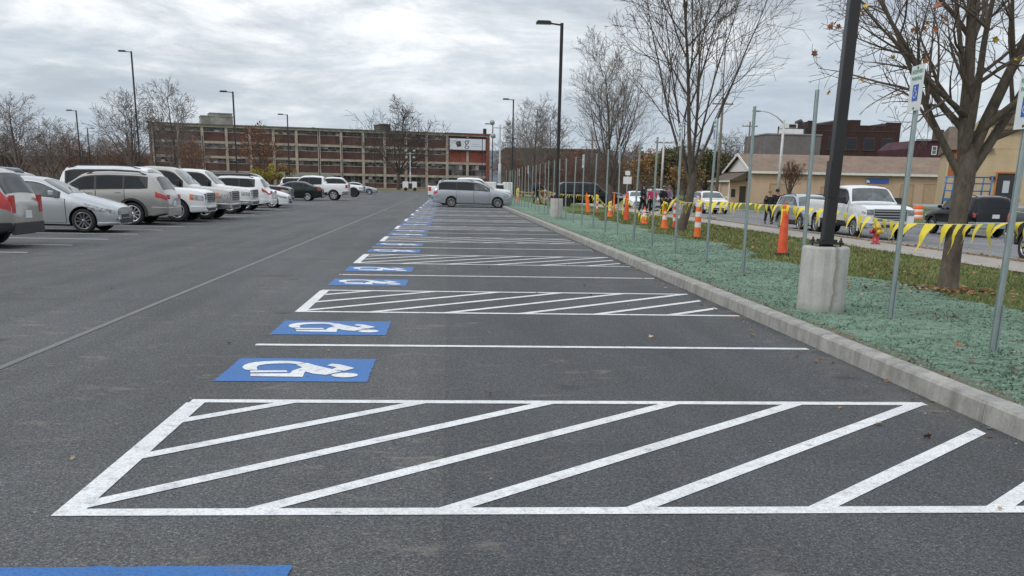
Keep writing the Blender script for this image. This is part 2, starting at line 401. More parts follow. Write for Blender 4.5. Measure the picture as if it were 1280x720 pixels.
# street markings: centre line and a stop line, worn
sb=MB()
sb.box(20.0,20.12,-20,260,-.3,-.294); sb.box(20.3,20.42,-20,260,-.3,-.294)
sheet('far_verge',[25.15,27,31,60,400],lin(-20,330,14),lambda x,y:-.17 if x<26 else (.0 if x<35 else .05),M_LAWN)
# ---- markings of the lot
def rect(mb,x0,x1,y0,y1,z=.004,mi=0):
    mb.add([(x0,y0,z),(x1,y0,z),(x1,y1,z),(x0,y1,z)],[(0,1,2,3)],mi)
KZ=.0045
for k in range(-1,45):
    yl=Y0+k*PT
    if k%3==0 and k>=0:      # hatched access aisle from k to k+1
        ya,yb=yl-.02,yl+PT; mb=MB()
        rect(mb,XL-.02,XK-.06,ya,ya+.10,.004); rect(mb,XL+.0,XK-.12,yb-.07,yb+.03,.004)
        rect(mb,XL-.02,XL+.105,ya+.10,yb-.07,.004)
        # diagonal stripes clipped to the box
        for n in range(-4,7):
            c=-5.66+.905*(n)+(ya-4.32)*0
            # x = c + 1.07*(y-ya) + base
            base=-.98+.905*(n-0)
            hw=.075
            pts=[]
            def X(y): return base+1.07*(y-ya)
            lo,hi=ya+.10,yb-.07
            xa,xb=XL+.105,XK-.14
            # clip polygon (parallelogram) with x range
            poly=[(X(lo)-hw,lo),(X(lo)+hw,lo),(X(hi)+hw,hi),(X(hi)-hw,hi)]
            def clip(poly,ax,keep):
                out=[]
                for i in range(len(poly)):
                    p,q=poly[i],poly[(i+1)%len(poly)]
                    ip,iq=keep*(p[0]-ax)>=0,keep*(q[0]-ax)>=0
                    if ip: out.append(p)
                    if ip!=iq:
                        tt=(ax-p[0])/(q[0]-p[0]); out.append((ax,p[1]+tt*(q[1]-p[1])))
                return out
            poly=clip(poly,xa,1)
            if len(poly)>2: poly=clip(poly,xb,-1)
            if len(poly)>2: mb.poly([(a,b,.004) for a,b in poly])
        mb.build('hatched_aisle',M_WLINE,lot)
    if k%3==2:
        mb=MB(); rect(mb,XL-.02+.0,XK-.10,yl-.05,yl+.05,.004); mb.build('stall_line',M_WLINE,lot)
# accessible symbols
SY={'torso':[(-0.06,0.19),(0.02,0.28),(0.1,0.17),(0.24,0.02),(0.35,-0.1),(0.24,-0.25),(0.13,-0.2),(0.06,-0.11),(0.06,-0.19),(0.07,-0.34),(-0.34,-0.32),(-0.36,-0.22),(-0.05,-0.19),(-0.05,-0.08),(0.01,0.07)],
'arm':[(0.2,0.17),(0.23,0.25),(0.31,0.21),(0.44,0.05),(0.37,-0.08),(0.26,-0.01),(0.29,0.08)],
'bar':[(-0.39,-0.08),(-0.1,-0.07),(-0.08,-0.14),(-0.37,-0.17)]}
def symbol(yc,k):
    xc=-1.213
    mb=MB(); rj=random.Random(k+50); pe=[]
    for (ax,ay,bx_,by_) in ((-.585,-.51,.585,-.51),(.585,-.51,.585,.51),(.585,.51,-.585,.51),(-.585,.51,-.585,-.51)):
        for i in range(26): u=i/26; pe.append((ax+(bx_-ax)*u+rj.uniform(-.006,.006),ay+(by_-ay)*u+rj.uniform(-.006,.006),.0042))
    mb.poly(pe)
    b=mb.build('blue_panel',M_BLUE,lot); b.location=(xc,yc,0)
    mb=MB(); z=.0082
    for n,l in SY.items(): mb.poly([(a,b_,z) for a,b_ in l][::-1])
    mb.poly([(.39+.105*math.cos(t),-.255+.095*math.sin(t),z) for t in [i*math.pi/10 for i in range(20)]])
    out=[(0,.28),(-.06,.335),(-.13,.365),(-.2,.37),(-.27,.36),(-.35,.34),(-.42,.3),(-.465,.24),(-.485,.16),(-.48,.06),(-.455,-.01),(-.42,-.06)]
    inn=[(-.055,.215),(-.10,.24),(-.15,.25),(-.2,.245),(-.25,.232),(-.30,.21),(-.335,.185),(-.355,.155),(-.365,.12),(-.365,.07),(-.355,.02),(-.335,-.05)]
    n=len(out); mb.add([(a,b_,z) for a,b_ in out]+[(a,b_,z) for a,b_ in inn],[(i,i+1,n+i+1,n+i)[::-1] for i in range(n-1)])
    mb.build('wheelchair_symbol',M_WLINE,b)
for k in range(-1,36):
    if k%3 in (1,2) or k==-1:
        yc=Y0+(k+.5)*PT-.05+.02*math.sin(k*2)
        if k==-1: yc=3.19
        symbol(yc,k)
# faint long line down the drive aisle
mb=MB()
for i in range(60):
    y=-2+i*2.2; rect(mb,-3.64,-3.57,y,y+2.2,.004)
mb.build('drive_line',M_OLD,lot)
# stall lines of the left-hand bays
for i in range(60):
    y=15.7+i*2.44
    mb=MB(); mb.add([(-14.2,y-.05,lotz(-14)+.004),(-8.5,y-.05,lotz(-8.5)+.004),(-8.5,y+.05,lotz(-8.5)+.004),(-14.2,y+.05,lotz(-14)+.004)],[(0,1,2,3)])
    if y<120: mb.build('stall_line',M_WLINE,lot)
# ================================================================== VEHICLES
def interp(tab,x):
    if x<=tab[0][0]: return tab[0][1]
    for (a,fa),(b,fb) in zip(tab,tab[1:]):
        if x<=b: return fa+(fb-fa)*(x-a)/(b-a) if b>a else fb
    return tab[-1][1]
def smooth_i(tab,x,d=.06): return (interp(tab,x-d)+interp(tab,x)*2+interp(tab,x+d))/4
class Body:
    def __init__(s,S):
        s.S=S; s.L=S['L']; s.W=S['W']
    def top(s,x): return smooth_i(s.S['top'],x,.07)
    def hw(s,x): return smooth_i(s.S['hw'],x,.05)*s.W/2
    def bot(s,x): return interp(s.S['bot'],x)
    def belt(s,x):
        b=interp(s.S['belt'],x); return min(b,s.top(x)-.045)
    def sec(s,x):
        w=s.hw(x); zt=s.top(x); zs=s.belt(x); zb=s.bot(x); g=max(0,zt-zs); tum=s.S.get('tum',.34); cr=s.S.get('crown',.03)
        q=min(1,g/.3)
        wr=w*.975-g*tum-.02; h=zs-zb; sh=s.S.get('shoulder',.985)
        return [(0,zb),(w*.86,zb),(w*.955,zb+.05),(w*.985,zb+h*.30),(w,zb+h*.62),(w*.992,zb+h*.86),(w*sh*.985,zs),
                (wr,zt-.012-.055*q),(wr-.09-.03*q,zt-.004-.006*q),(wr*.5,zt+cr*.7*q+.012*(1-q)),(0,zt+cr*q+.018*(1-q))]
    def P(s,x,t,side):
        c=s.sec(x); i=min(len(c)-2,int(t)); f=t-i; y=c[i][0]+(c[i+1][0]-c[i][0])*f; z=c[i][1]+(c[i+1][1]-c[i][1])*f
        return Vector((s.L/2-x,side*y,z))
    def nrm(s,x,t,side):
        e=.02; a=s.P(max(0,x-e),t,side)-s.P(min(s.L,x+e),t,side); te=.04
        b=s.P(x,min(9.98,t+te),side)-s.P(x,max(0,t-te),side); n=a.cross(b)
        if n.length<1e-8: return Vector((0,side,0))
        n.normalize(); n*=-side
        return n
    def patch(s,mb,x0,x1,t0,t1,side,off=.006,nx=6,nt=3,mi=0,skew0=0,skew1=0,smooth=True,tf=None):
        vs=[]
        for i in range(nx+1):
            for j in range(nt+1):
                fj=j/nt; t=t0+(t1-t0)*fj
                xa=x0+skew0*fj; xb=x1+skew1*fj
                x=xa+(xb-xa)*i/nx
                vs.append(s.P(x,t,side)+s.nrm(x,t,side)*off)
        fs=[(i*(nt+1)+j,(i+1)*(nt+1)+j,(i+1)*(nt+1)+j+1,i*(nt+1)+j+1) for i in range(nx) for j in range(nt)]
        if side>0: fs=[f[::-1] for f in fs]
        # thin edge so the panel has thickness
        mb.add(vs,fs,mi,smooth)
    def solid(s,mb,x0,x1,t0,t1,side,off=.03,nx=6,nt=3,mi=0,skew0=0,skew1=0):
        outer=[];inner=[]
        for i in range(nx+1):
            for j in range(nt+1):
                fj=j/nt; t=t0+(t1-t0)*fj; xa=x0+skew0*fj; xb=x1+skew1*fj; x=xa+(xb-xa)*i/nx
                p=s.P(x,t,side); n=s.nrm(x,t,side); outer.append(p+n*off); inner.append(p-n*.01)
        N_=len(outer); ix=lambda i,j:i*(nt+1)+j
        fs=[(ix(i,j),ix(i+1,j),ix(i+1,j+1),ix(i,j+1)) for i in range(nx) for j in range(nt)]
        for i in range(nx): fs+=[(ix(i,0),N_+ix(i,0),N_+ix(i+1,0),ix(i+1,0)),(ix(i,nt),ix(i+1,nt),N_+ix(i+1,nt),N_+ix(i,nt))]
        for j in range(nt): fs+=[(ix(0,j),ix(0,j+1),N_+ix(0,j+1),N_+ix(0,j)),(ix(nx,j),N_+ix(nx,j),N_+ix(nx,j+1),ix(nx,j+1))]
        mb.add(outer+inner,fs,mi,False)
    def top_patch(s,mb,x0,x1,t0=7.25,off=.007,n=8,mi=0,t0b=None):
        cols=[]
        rows=[]
        for i in range(n+1):
            x=x0+(x1-x0)*i/n; ta=t0 if t0b is None else t0+(t0b-t0)*i/n
            ts=[ta+(10-ta)*j/6 for j in range(7)]
            row=[s.P(x,t,1)+s.nrm(x,min(t,9.9),1)*off for t in ts]
            row+= [Vector((p.x,-p.y,p.z)) for p in row[::-1][1:]]
            rows.append(row)
        m=len(rows[0]); vs=[p for r in rows for p in r]
        fs=[(i*m+j,(i+1)*m+j,(i+1)*m+j+1,i*m+j+1) for i in range(n) for j in range(m-1)]
        mb.add(vs,fs,mi,True)
WHEELS={}
def wheel_mesh(r,wd,style,rf,matrim):
    key=(r,wd,style,rf,matrim.name)
    if key in WHEELS: return WHEELS[key]
    T=MB(); M=Matrix.Rotation(R(90),4,'X')   # axis to -y... outer face toward +y after flip
    M=Matrix.Rotation(R(-90),4,'X')
    ri=r*rf; h=wd/2
    T.lathe([(ri,-h*.75),(ri+.015,-h*.95),(r-.05,-h),(r-.012,-h*.8),(r,-h*.5),(r,h*.5),(r-.012,h*.8),(r-.05,h),(ri+.015,h*.95),(ri,h*.75),(ri,-h*.75)],28,0,M,cap=False)
    to=T.build('tyre',M_RUB); 
    Rm=MB()
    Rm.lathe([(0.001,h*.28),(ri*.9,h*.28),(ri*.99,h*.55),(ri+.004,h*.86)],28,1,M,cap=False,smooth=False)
    Rm.lathe([(ri*.90,h*.80),(ri*.93,h*.90),(ri+.006,h*.93),(ri+.004,h*.70)],28,0,M,cap=False)
    Rm.lathe([(.001,h*.80),(ri*.16,h*.78),(ri*.22,h*.60),(ri*.22,h*.3)],14,0,M,cap=False)
    ns={'5':5,'6':6,'10':10,'7':7,'steel':0}[style]
    for k in range(ns):
        a=2*math.pi*k/ns+.2; wsp=ri*(.17 if ns<=7 else .085)
        d=Vector((math.cos(a),0,math.sin(a))); e=Vector((-math.sin(a),0,math.cos(a)))
        for sgn in ((-1,1) if style=='5' else (0,)):
            o=e*sgn*ri*.10; o2=e*sgn*ri*.24
            p0=d*ri*.15+o; p1=d*ri*.93+o2; ww=wsp*(.55 if style=='5' else 1)
            vs=[p+e*s_*ww*q+Vector((0,yy,0)) for p,q,y1 in((p0,.8,h*.72),(p1,1.0,h*.84)) for s_ in(-1,1) for yy in(h*.3,y1)]
            Rm.add(vs,[(0,1,3,2),(4,6,7,5),(0,4,5,1),(2,3,7,6),(1,5,7,3)],0)
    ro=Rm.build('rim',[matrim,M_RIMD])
    res=(to.data,ro.data); bpy.data.objects.remove(to); bpy.data.objects.remove(ro); WHEELS[key]=res; return res
def place_wheel(par,x,side,r,wd,y,style='5',rf=.68,mr=None):
    tm,rm=wheel_mesh(r,wd,style,rf,mr or M_RIM)
    wo=bpy.data.objects.new('wheel',tm); col.objects.link(wo); wo.parent=par; wo.location=(x,side*y,r)
    if side<0: wo.rotation_euler=(0,0,math.pi)
    ro=bpy.data.objects.new('rim',rm); col.objects.link(ro); ro.parent=wo
def car(name,label,cat,S,loc,rz,pm,group=None,style='5',rimmat=None,detail=True,z=None):
    B=Body(S); L,W=B.L,B.W
    root=thing(name,label,cat,(loc[0],loc[1],loc[2]),rz,group)
    # --- body shell
    xs=sorted(set([0,.02,.05,.09,.14,.2,.28,.38]+[round(L-v,4) for v in (0,.02,.05,.09,.14,.2,.28,.38)]+[round(.38+(L-.76)*i/46,4) for i in range(47)]))
    if S.get('bed'): xs=sorted(set(xs+[S['cabback']-.03,S['cabback'],S['cabback']+.04,S['cabback']+.08]))
    mb=MB(); rows=[]
    for x in xs:
        c=[B.P(x,t,1) for t in range(11)]
        rows.append([Vector((p.x,-p.y,p.z)) for p in c[1:-1]][::-1]+[])
        full=c[:]+[Vector((p.x,-p.y,p.z)) for p in c[1:-1]][::-1]
        rows[-1]=full
    n=len(rows[0]); vs=[p for r in rows for p in r]
    fs=[((i+1)*n+j,(i)*n+j,(i)*n+(j+1)%n,(i+1)*n+(j+1)%n) for i in range(len(rows)-1) for j in range(n)]
    fs.append(tuple(range(n))[::-1]); fs.append(tuple((len(rows)-1)*n+j for j in range(n)))
    mb.add(vs,fs,0,True); body=mb.build('body',[pm,M_INT,M_CLAD],root)
    r=S['r']; wxs=[L/2-S['wf'],L/2-S['wr']]; gap=S.get('gap',.055)
    cb=MB()
    for wx in wxs:
        for sd in(-1,1):
            y0=sd*(W/2-.34); y1=sd*(W/2+.2); ya,yb=min(y0,y1),max(y0,y1)
            rc=r+gap
            vs=[(wx+rc*math.cos(2*math.pi*k/28),yy,r+.01+rc*math.sin(2*math.pi*k/28)) for yy in(ya,yb) for k in range(28)]
            cb.add(vs,[tuple(range(28)),tuple(range(28,56))[::-1]]+[(k,28+k,28+(k+1)%28,(k+1)%28) for k in range(28)])
    if S.get('bed'):
        bx0=L/2-(L-.09); bx1=L/2-(S['cabback']+.09); zt=B.top(L-1)
        cb.box(bx0,bx1,-(W/2-.13),(W/2-.13),zt-.50,zt+.4)
    co=cb.build('cutter',M_INT,root)
    bm_=bmesh.new(); bm_.from_mesh(co.data); bmesh.ops.recalc_face_normals(bm_,faces=bm_.faces); bm_.to_mesh(co.data); bm_.free()
    bm_=bmesh.new(); bm_.from_mesh(body.data); bmesh.ops.recalc_face_normals(bm_,faces=bm_.faces); bm_.to_mesh(body.data); bm_.free()
    md=body.modifiers.new('x','BOOLEAN'); md.operation='DIFFERENCE'; md.object=co; md.solver='EXACT'
    bake(body); bpy.data.objects.remove(co)
    me=body.data
    for p in me.polygons:
        c=p.center
        for wx in wxs:
            dd=math.hypot(c.x-wx,c.z-r-.01)
            if dd<r+gap+.004 and abs(c.y)<W/2+.05 and (abs(abs(c.y)-(W/2-.34))<.004 or abs(dd-(r+gap))<.02 and abs(p.normal.y)<.5): p.material_index=1
        if p.normal.z<-.8 and c.z<.5: p.material_index=1
        p.use_smooth=True
    me.set_sharp_from_angle(angle=R(32))
    # --- wheels
    for wx in wxs:
        for sd in(-1,1): place_wheel(root,wx,sd,r,S.get('tw',.24),W/2-S.get('tw',.24)/2-.015,style,S.get('rf',.68),rimmat)
    # --- doors
    gapm=MB(); 
    for d0,d1 in S['doors']:
        for sd in(-1,1):
            db=MB(); B.patch(db,d0+.008,d1-.008,2.25,5.98,sd,.009,8,8,0)
            d_=db.build('door',pm,root)
            hb=MB(); hx=d1-.20 if not S.get('rev') else d0+.2
            pz=B.P(hx,5.35,sd); hb.box(pz.x-.09,pz.x+.09,pz.y+sd*.012-.014,pz.y+sd*.012+.014,pz.z-.013,pz.z+.013); 
            hb.build('handle',S.get('handle',pm),d_)
    for sd in(-1,1):
        gapm=MB(); B.patch(gapm,S['doors'][0][0]-.006,S['doors'][-1][1]+.006,2.2,6.0,sd,.004,14,8,0)
        gapm.build('door_gap',M_INT,root)
    # --- glass
    gm=S.get('glass',M_GLASS)
    for i,(a,b) in enumerate(S['win']):
        for sd in(-1,1):
            wb=MB(); B.patch(wb,a,b,6.10,6.86,sd,.007,8,3,0,skew0=S.get('wsk',{}).get(i,(0,0))[0],skew1=S.get('wsk',{}).get(i,(0,0))[1])
            wb.build('side_window',M_GLASSC if i in S.get('clearwin',[]) else gm,root)
    for sd in(-1,1):
        tb=MB(); B.patch(tb,S['win'][0][0]-.05,S['win'][-1][1]+.05,6.04,6.93,sd,.0035,20,3,0)
        tb.build('window_surround',M_CLAD,root)
    wb=MB(); B.top_patch(wb,S['ws'][0],S['ws'][1],7.5,.007,8,0,8.1); wb.build('windscreen',M_GLASSC,root)
    if S.get('rw'):
        wb=MB(); B.top_patch(wb,S['rw'][0],S['rw'][1],8.1,.007,8,0,7.6); wb.build('rear_window',gm,root)
    # --- mirrors
    mx=S['ws'][0]+S.get('mirx',.36)
    for sd in(-1,1):
        mm=MB(); p=B.P(mx,6.2,sd); 
        mm.bar(p+Vector((0,0,-.02)),p+Vector((-.02,sd*.12,.04)),.05,.04)
        c=p+Vector((-.02,sd*.19,.085)); sc=S.get('mir',.78)
        mm.box(c.x-.05,c.x+.06,c.y-.10*sc,c.y+.10*sc,c.z-.075*sc,c.z+.085*sc)
        mm.build('wing_mirror',S.get('mirm',pm),root,bevel=.025)
    # --- lights
    gw,g0,g1=S.get('grille',(.5,.42,.62))
    h0,h1,ta,tb_=S.get('hl',(.03,.42,4.15,5.2))
    for sd in(-1,1):
        hb=MB(); B.solid(hb,h0,h1,ta,tb_,sd,.012,8,3,0,*S.get('hsk',(0,0)))
        ys0,ys1=gw*W/2+.035,B.hw(0)*.97
        if S.get('fl',True) and ys1-ys0>.05:
            za=S.get('flz',(g1-.2,g1)); hb.box(L/2-.05,L/2+.012,min(sd*ys0,sd*ys1),max(sd*ys0,sd*ys1),za[0],za[1])
        hb.build('headlight',M_HEAD,root)
        if S.get('amber'):
            hb=MB(); B.solid(hb,h1-.02,h1+.10,ta,tb_,sd,.012,3,3); hb.build('marker_light',M_AMB,root)
    l0,l1,la,lb=S.get('tl',(.35,.03,4.2,5.6))
    for sd in(-1,1):
        hb=MB(); B.solid(hb,L-l0,L-l1,la,lb,sd,.014,6,4,0,*S.get('tsk',(0,0)))
        if S.get('rl'):
            z0_,z1_=S['rl']; wr_=B.hw(L); hb.box(-L/2-.014,-L/2+.05,min(sd*wr_*S.get('rlw',.7),sd*wr_*.99),max(sd*wr_*S.get('rlw',.7),sd*wr_*.99),z0_,z1_)
        hb.build('tail_light',M_TAIL,root)
    # --- front
    gw,g0,g1=S.get('grille',(.5,.42,.62)); gx=L/2
    gb=MB(); gb.box(gx-.12,gx+.012,-gw*W/2,gw*W/2,g0,g1,0)
    nb=S.get('gbars',3)
    for i in range(nb):
        z=g0+(g1-g0)*(i+.5)/nb; gb.box(gx-.1,gx+.026,-gw*W/2+.02,gw*W/2-.02,z-.012*S.get('gb',1),z+.012*S.get('gb',1),1)
    if S.get('gframe'):
        f=.03
        for (a,b,c,d) in ((-gw*W/2-f,gw*W/2+f,g0-f,g0),(-gw*W/2-f,gw*W/2+f,g1,g1+f),(-gw*W/2-f,-gw*W/2,g0,g1),(gw*W/2,gw*W/2+f,g0,g1)):
            gb.box(gx-.1,gx+.03,a,b,c,d,1)
    gb.build('grille',[M_CLAD,S.get('gmat',M_CHROME)],root)
    bmm=S.get('bump',pm)
    for x0,x1,nm in ((.0,.5,'front_bumper'),(L-.5,L,'rear_bumper')):
        bb=MB()
        for sd in(-1,1): B.solid(bb,x0+.02,x1,1.6,S.get('bt',3.4),sd,.03,8,4,0) if x0==0 else B.solid(bb,x0,x1-.02,1.6,S.get('bt',3.4),sd,.03,8,4,0)
        zz0=B.bot(x0)+.02; zz1=B.P(x0+.02 if x0==0 else x1-.02,S.get('bt',3.4),1).z; ww=B.hw(.0 if x0==0 else L)*.985
        xx=gx if x0==0 else -gx
        bb.box(xx-.06 if x0==0 else xx-.03,xx+.03 if x0==0 else xx+.06,-ww,ww,zz0,zz1)
        bo=bb.build(nm,bmm,root,bevel=.02)
    # lower dark intake + fog lights
    ib=MB(); ib.box(gx-.05,gx+.036,-W*.30,W*.30,B.bot(0)+.04,B.bot(0)+.14); ib.build('air_intake',M_CLAD,root)
    for sd in(-1,1):
        fb=MB(); M=Matrix.Translation((gx+.02,sd*W*.36,B.bot(0)+.16))@Matrix.Rotation(R(90),4,'Y'); fb.lathe([(.055,0),(.055,.03),(.001,.035)],12,0,M); fb.build('fog_light',M_HEAD,root)
    pb=MB(); pb.box(-gx-.022,-gx+.03,-.155,.155,S.get('pz',.55),S.get('pz',.55)+.16); pb.build('licence_plate',M_PLATE,root)
    # cladding along the sills and arches
    if S.get('clad'):
        for sd in(-1,1):
            cbm=MB(); B.solid(cbm,S['wf']+r+.07,S['wr']-r-.07,1.9,2.9,sd,.014,8,3)
            cbm.build('sill_cladding',S.get('cladm',M_CLAD),root)
    if S.get('arch'):
        for wx in wxs:
            for sd in(-1,1):
                ab=MB(); vs=[];fs=[]
                K=20
                for k in range(K+1):
                    a=R(-12)+R(204)*k/K
                    for rr_,oo in ((r+gap-.004,.0),(r+gap-.004,.028),(r+gap+.07,.028),(r+gap+.07,-.02)):
                        zz_=r+.01+rr_*math.sin(a); xw=wx+rr_*math.cos(a)
                        vs.append((xw,sd*(B.hw(L/2-xw)+oo),zz_))
                for k in range(K):
                    for j in range(3): fs.append((k*4+j,(k+1)*4+j,(k+1)*4+j+1,k*4+j+1))
                ab.add(vs,fs,0,True); ab.build('arch_trim',M_CLAD if S['arch']=='dark' else pm,root,ang=40)
    if S.get('rails'):
        for sd in(-1,1):
            rb=MB(); a,b=S['rails']; pts=[]
            for i in range(9):
                x=a+(b-a)*i/8; p=B.P(x,7.6,sd); pts.append(p+Vector((0,0,.055 if 0<i<8 else -.005)))
            rb.tube(pts,.02,6); rb.build('roof_rail',S.get('railm',M_CLAD),root)
    # extra
    if S.get('wiper',True):
        for y in(-.35,.25):
            q=MB(); q.tube([Vector((L/2-S['ws'][0]-.02,y,B.top(S['ws'][0])+.03)),Vector((L/2-S['ws'][0]-.25,y+.35,B.top(S['ws'][0]+.25)+.045))],.009,4)
            q.build('wiper',M_CLAD,root)
    return root
HW=[(0,.62),(.03,.74),(.1,.84),(.25,.93),(.55,.985),(.9,1.0)]
def hwt(L,fr=1.0,tail=(.80,.90,.965,1.0)):
    return [(0,.66*fr),(.03,.76*fr),(.1,.86),(.25,.94),(.6,.99),(1.0,1.0),(L-.9,1.0),(L-.45,tail[2]+.015),(L-.2,tail[2]),(L-.08,tail[1]),(L,tail[0])]
FLAT=lambda L:[(0,.86),(.03,.91),(.10,.95),(.3,.98),(.7,1),(L-.6,1),(L-.2,.985),(L-.05,.965),(L,.94)]
S_HATCH=dict(L=4.36,W=1.80,r=.325,wf=.88,wr=3.53,rf=.70,tum=.42,
  top=[(0,.66),(.06,.72),(.25,.80),(.6,.90),(1.05,1.0),(1.20,1.03),(1.95,1.40),(2.2,1.455),(2.7,1.475),(3.4,1.44),(3.9,1.36),(4.2,1.05),(4.3,.95),(4.36,.85)],
  belt=[(0,.6),(1.1,.90),(2.0,.945),(3.5,1.02),(4.0,1.05),(4.36,.9)],hw=hwt(4.36),bot=[(0,.22),(.5,.17),(3.8,.2),(4.36,.3)],
  doors=[(1.32,2.40),(2.41,3.30)],win=[(1.50,2.36),(2.44,3.2),(3.24,3.62)],ws=(1.24,1.97),rw=(3.93,4.18),clearwin=[0],
  hl=(.05,.72,4.55,5.85),hsk=(0,.12),grille=(.36,.30,.50),gbars=1,flz=(.50,.60),tl=(.35,.06,4.6,6.0),bt=2.6,pz=.5)
S_SEDAN=dict(L=4.85,W=1.84,r=.335,wf=.95,wr=3.75,rf=.70,tum=.42,
  top=[(0,.62),(.06,.68),(.25,.76),(.7,.87),(1.3,.97),(1.45,1.0),(2.2,1.38),(2.5,1.44),(3.0,1.46),(3.5,1.41),(4.25,1.12),(4.6,1.08),(4.80,1.04),(4.85,.9)],
  belt=[(0,.58),(1.4,.90),(3.8,1.0),(4.4,1.04),(4.85,.9)],hw=hwt(4.85),bot=[(0,.22),(.5,.18),(4.3,.2),(4.85,.32)],
  doors=[(1.5,2.62),(2.63,3.62)],win=[(1.72,2.58),(2.66,3.45),(3.49,3.85)],ws=(1.48,2.22),rw=(3.55,4.22),
  hl=(.08,.55,4.8,5.8),grille=(.42,.42,.58),gbars=3,tl=(.30,.05,4.6,5.85),bt=3.2,pz=.72)
S_SUV=dict(L=4.76,W=1.90,r=.365,wf=.92,wr=3.63,rf=.69,tum=.30,
  top=[(0,.82),(.05,.90),(.2,.98),(.6,1.05),(1.2,1.13),(1.35,1.16),(2.02,1.60),(2.3,1.66),(2.9,1.69),(3.8,1.67),(4.25,1.62),(4.40,1.55),(4.62,1.16),(4.70,1.05),(4.76,.9)],
  belt=[(0,.75),(1.3,1.05),(3.9,1.13),(4.3,1.16),(4.76,.95)],hw=hwt(4.76,1.1),bot=[(0,.30),(.5,.24),(4.2,.26),(4.76,.38)],
  doors=[(1.42,2.50),(2.51,3.42)],win=[(1.60,2.45),(2.53,3.36),(3.42,4.12)],ws=(1.38,2.05),rw=(4.40,4.64),wsk={2:(0,-.25)},
  hl=(.06,.55,4.9,5.8),grille=(.45,.66,.88),gbars=3,tl=(.36,.02,4.55,5.7),rl=(.84,.98),arch='dark',bt=3.2,pz=.62,clad=True,rails=(2.2,4.1))
S_SUVB=dict(S_SUV,arch='dark')
S_FULL=dict(L=5.15,W=2.02,r=.40,wf=.98,wr=3.92,rf=.62,tum=.22,
  top=[(0,.98),(.04,1.05),(.2,1.12),(.6,1.16),(1.3,1.20),(1.42,1.22),(1.98,1.78),(2.2,1.85),(3.0,1.89),(4.5,1.87),(4.85,1.80),(5.05,1.30),(5.1,1.1),(5.15,.95)],
  belt=[(0,.93),(1.4,1.13),(4.7,1.18),(5.15,1.0)],hw=FLAT(5.15),bot=[(0,.36),(.5,.32),(4.6,.34),(5.15,.45)],
  doors=[(1.5,2.62),(2.63,3.62)],win=[(1.72,2.57),(2.66,3.55),(3.65,4.75)],ws=(1.46,2.0),rw=(4.84,5.04),
  hl=(.04,.40,4.3,5.8),amber=True,grille=(.58,.72,1.0),gbars=4,gframe=True,tl=(.25,.04,4.4,6.3),bt=3.2,pz=.75,rails=(2.2,4.7),mir=1.2)
S_TRUCK=dict(L=5.9,W=2.03,r=.41,wf=.98,wr=4.70,rf=.62,tum=.24,bed=True,cabback=3.98,
  top=[(0,1.02),(.04,1.08),(.2,1.14),(.6,1.17),(1.35,1.23),(1.48,1.25),(2.05,1.82),(2.3,1.90),(3.0,1.93),(3.75,1.89),(3.90,1.80),(3.98,1.36),(4.02,1.34),(5.9,1.35)],
  belt=[(0,.97),(1.4,1.16),(3.9,1.22),(3.99,1.27),(5.9,1.28)],hw=FLAT(5.9),bot=[(0,.40),(.5,.38),(5.3,.42),(5.9,.5)],
  doors=[(1.55,2.72),(2.73,3.86)],win=[(1.78,2.67),(2.76,3.72)],ws=(1.52,2.08),rw=(3.90,3.975),
  hl=(.04,.42,4.3,5.7),grille=(.60,.74,1.05),gbars=4,gframe=True,tl=(.22,.03,4.1,5.9),bump=None,bt=3.2,pz=.6,mir=1.35,mirm=M_CLAD,clad=True)
S_TRUCK['bump']=M_CHROME
S_HD=dict(S_TRUCK,L=6.35,wf=1.03,wr=5.07,r=.425,cabback=4.15,tum=.20,
  top=[(0,1.12),(.03,1.20),(.2,1.27),(.6,1.31),(1.45,1.36),(1.58,1.38),(2.15,1.90),(2.4,1.99),(3.1,2.03),(3.9,1.99),(4.05,1.88),(4.15,1.47),(4.20,1.44),(6.35,1.45)],
  belt=[(0,1.06),(1.5,1.28),(4.1,1.34),(4.2,1.37),(6.35,1.38)],hw=[(0,.93),(.03,.96),(.12,.98),(.5,1),(5.9,1),(6.3,.98),(6.35,.95)],bot=[(0,.44),(.5,.42),(5.8,.45),(6.35,.55)],
  doors=[(1.66,2.86),(2.87,4.03)],win=[(1.90,2.80),(2.90,3.88)],ws=(1.62,2.18),rw=(4.05,4.145),
  hl=(.03,.30,4.95,5.75),grille=(.62,.74,1.14),gbars=4,gb=1.3,gframe=True,arch='paint',mir=1.5)
S_VAN=dict(L=5.2,W=1.98,r=.335,wf=.93,wr=4.0,rf=.70,tum=.27,
  top=[(0,.80),(.05,.88),(.2,.95),(.6,1.04),(.95,1.12),(1.1,1.16),(2.0,1.62),(2.3,1.70),(3.0,1.745),(4.4,1.73),(4.8,1.68),(5.02,1.2),(5.12,1.05),(5.2,.85)],
  belt=[(0,.72),(1.1,1.02),(4.7,1.10),(5.2,.95)],hw=hwt(5.2,1.08),bot=[(0,.24),(.5,.2),(4.7,.22),(5.2,.32)],
  doors=[(1.45,2.50),(2.51,3.66)],win=[(1.50,2.46),(2.56,3.60),(3.68,4.78)],ws=(1.15,2.03),rw=(4.82,5.02),clearwin=[0],
  hl=(.05,.55,4.6,5.7),grille=(.45,.56,.74),gbars=3,tl=(.30,.04,4.8,6.2),bt=3.1,pz=.62,rails=(2.5,4.7),mirx=.55)
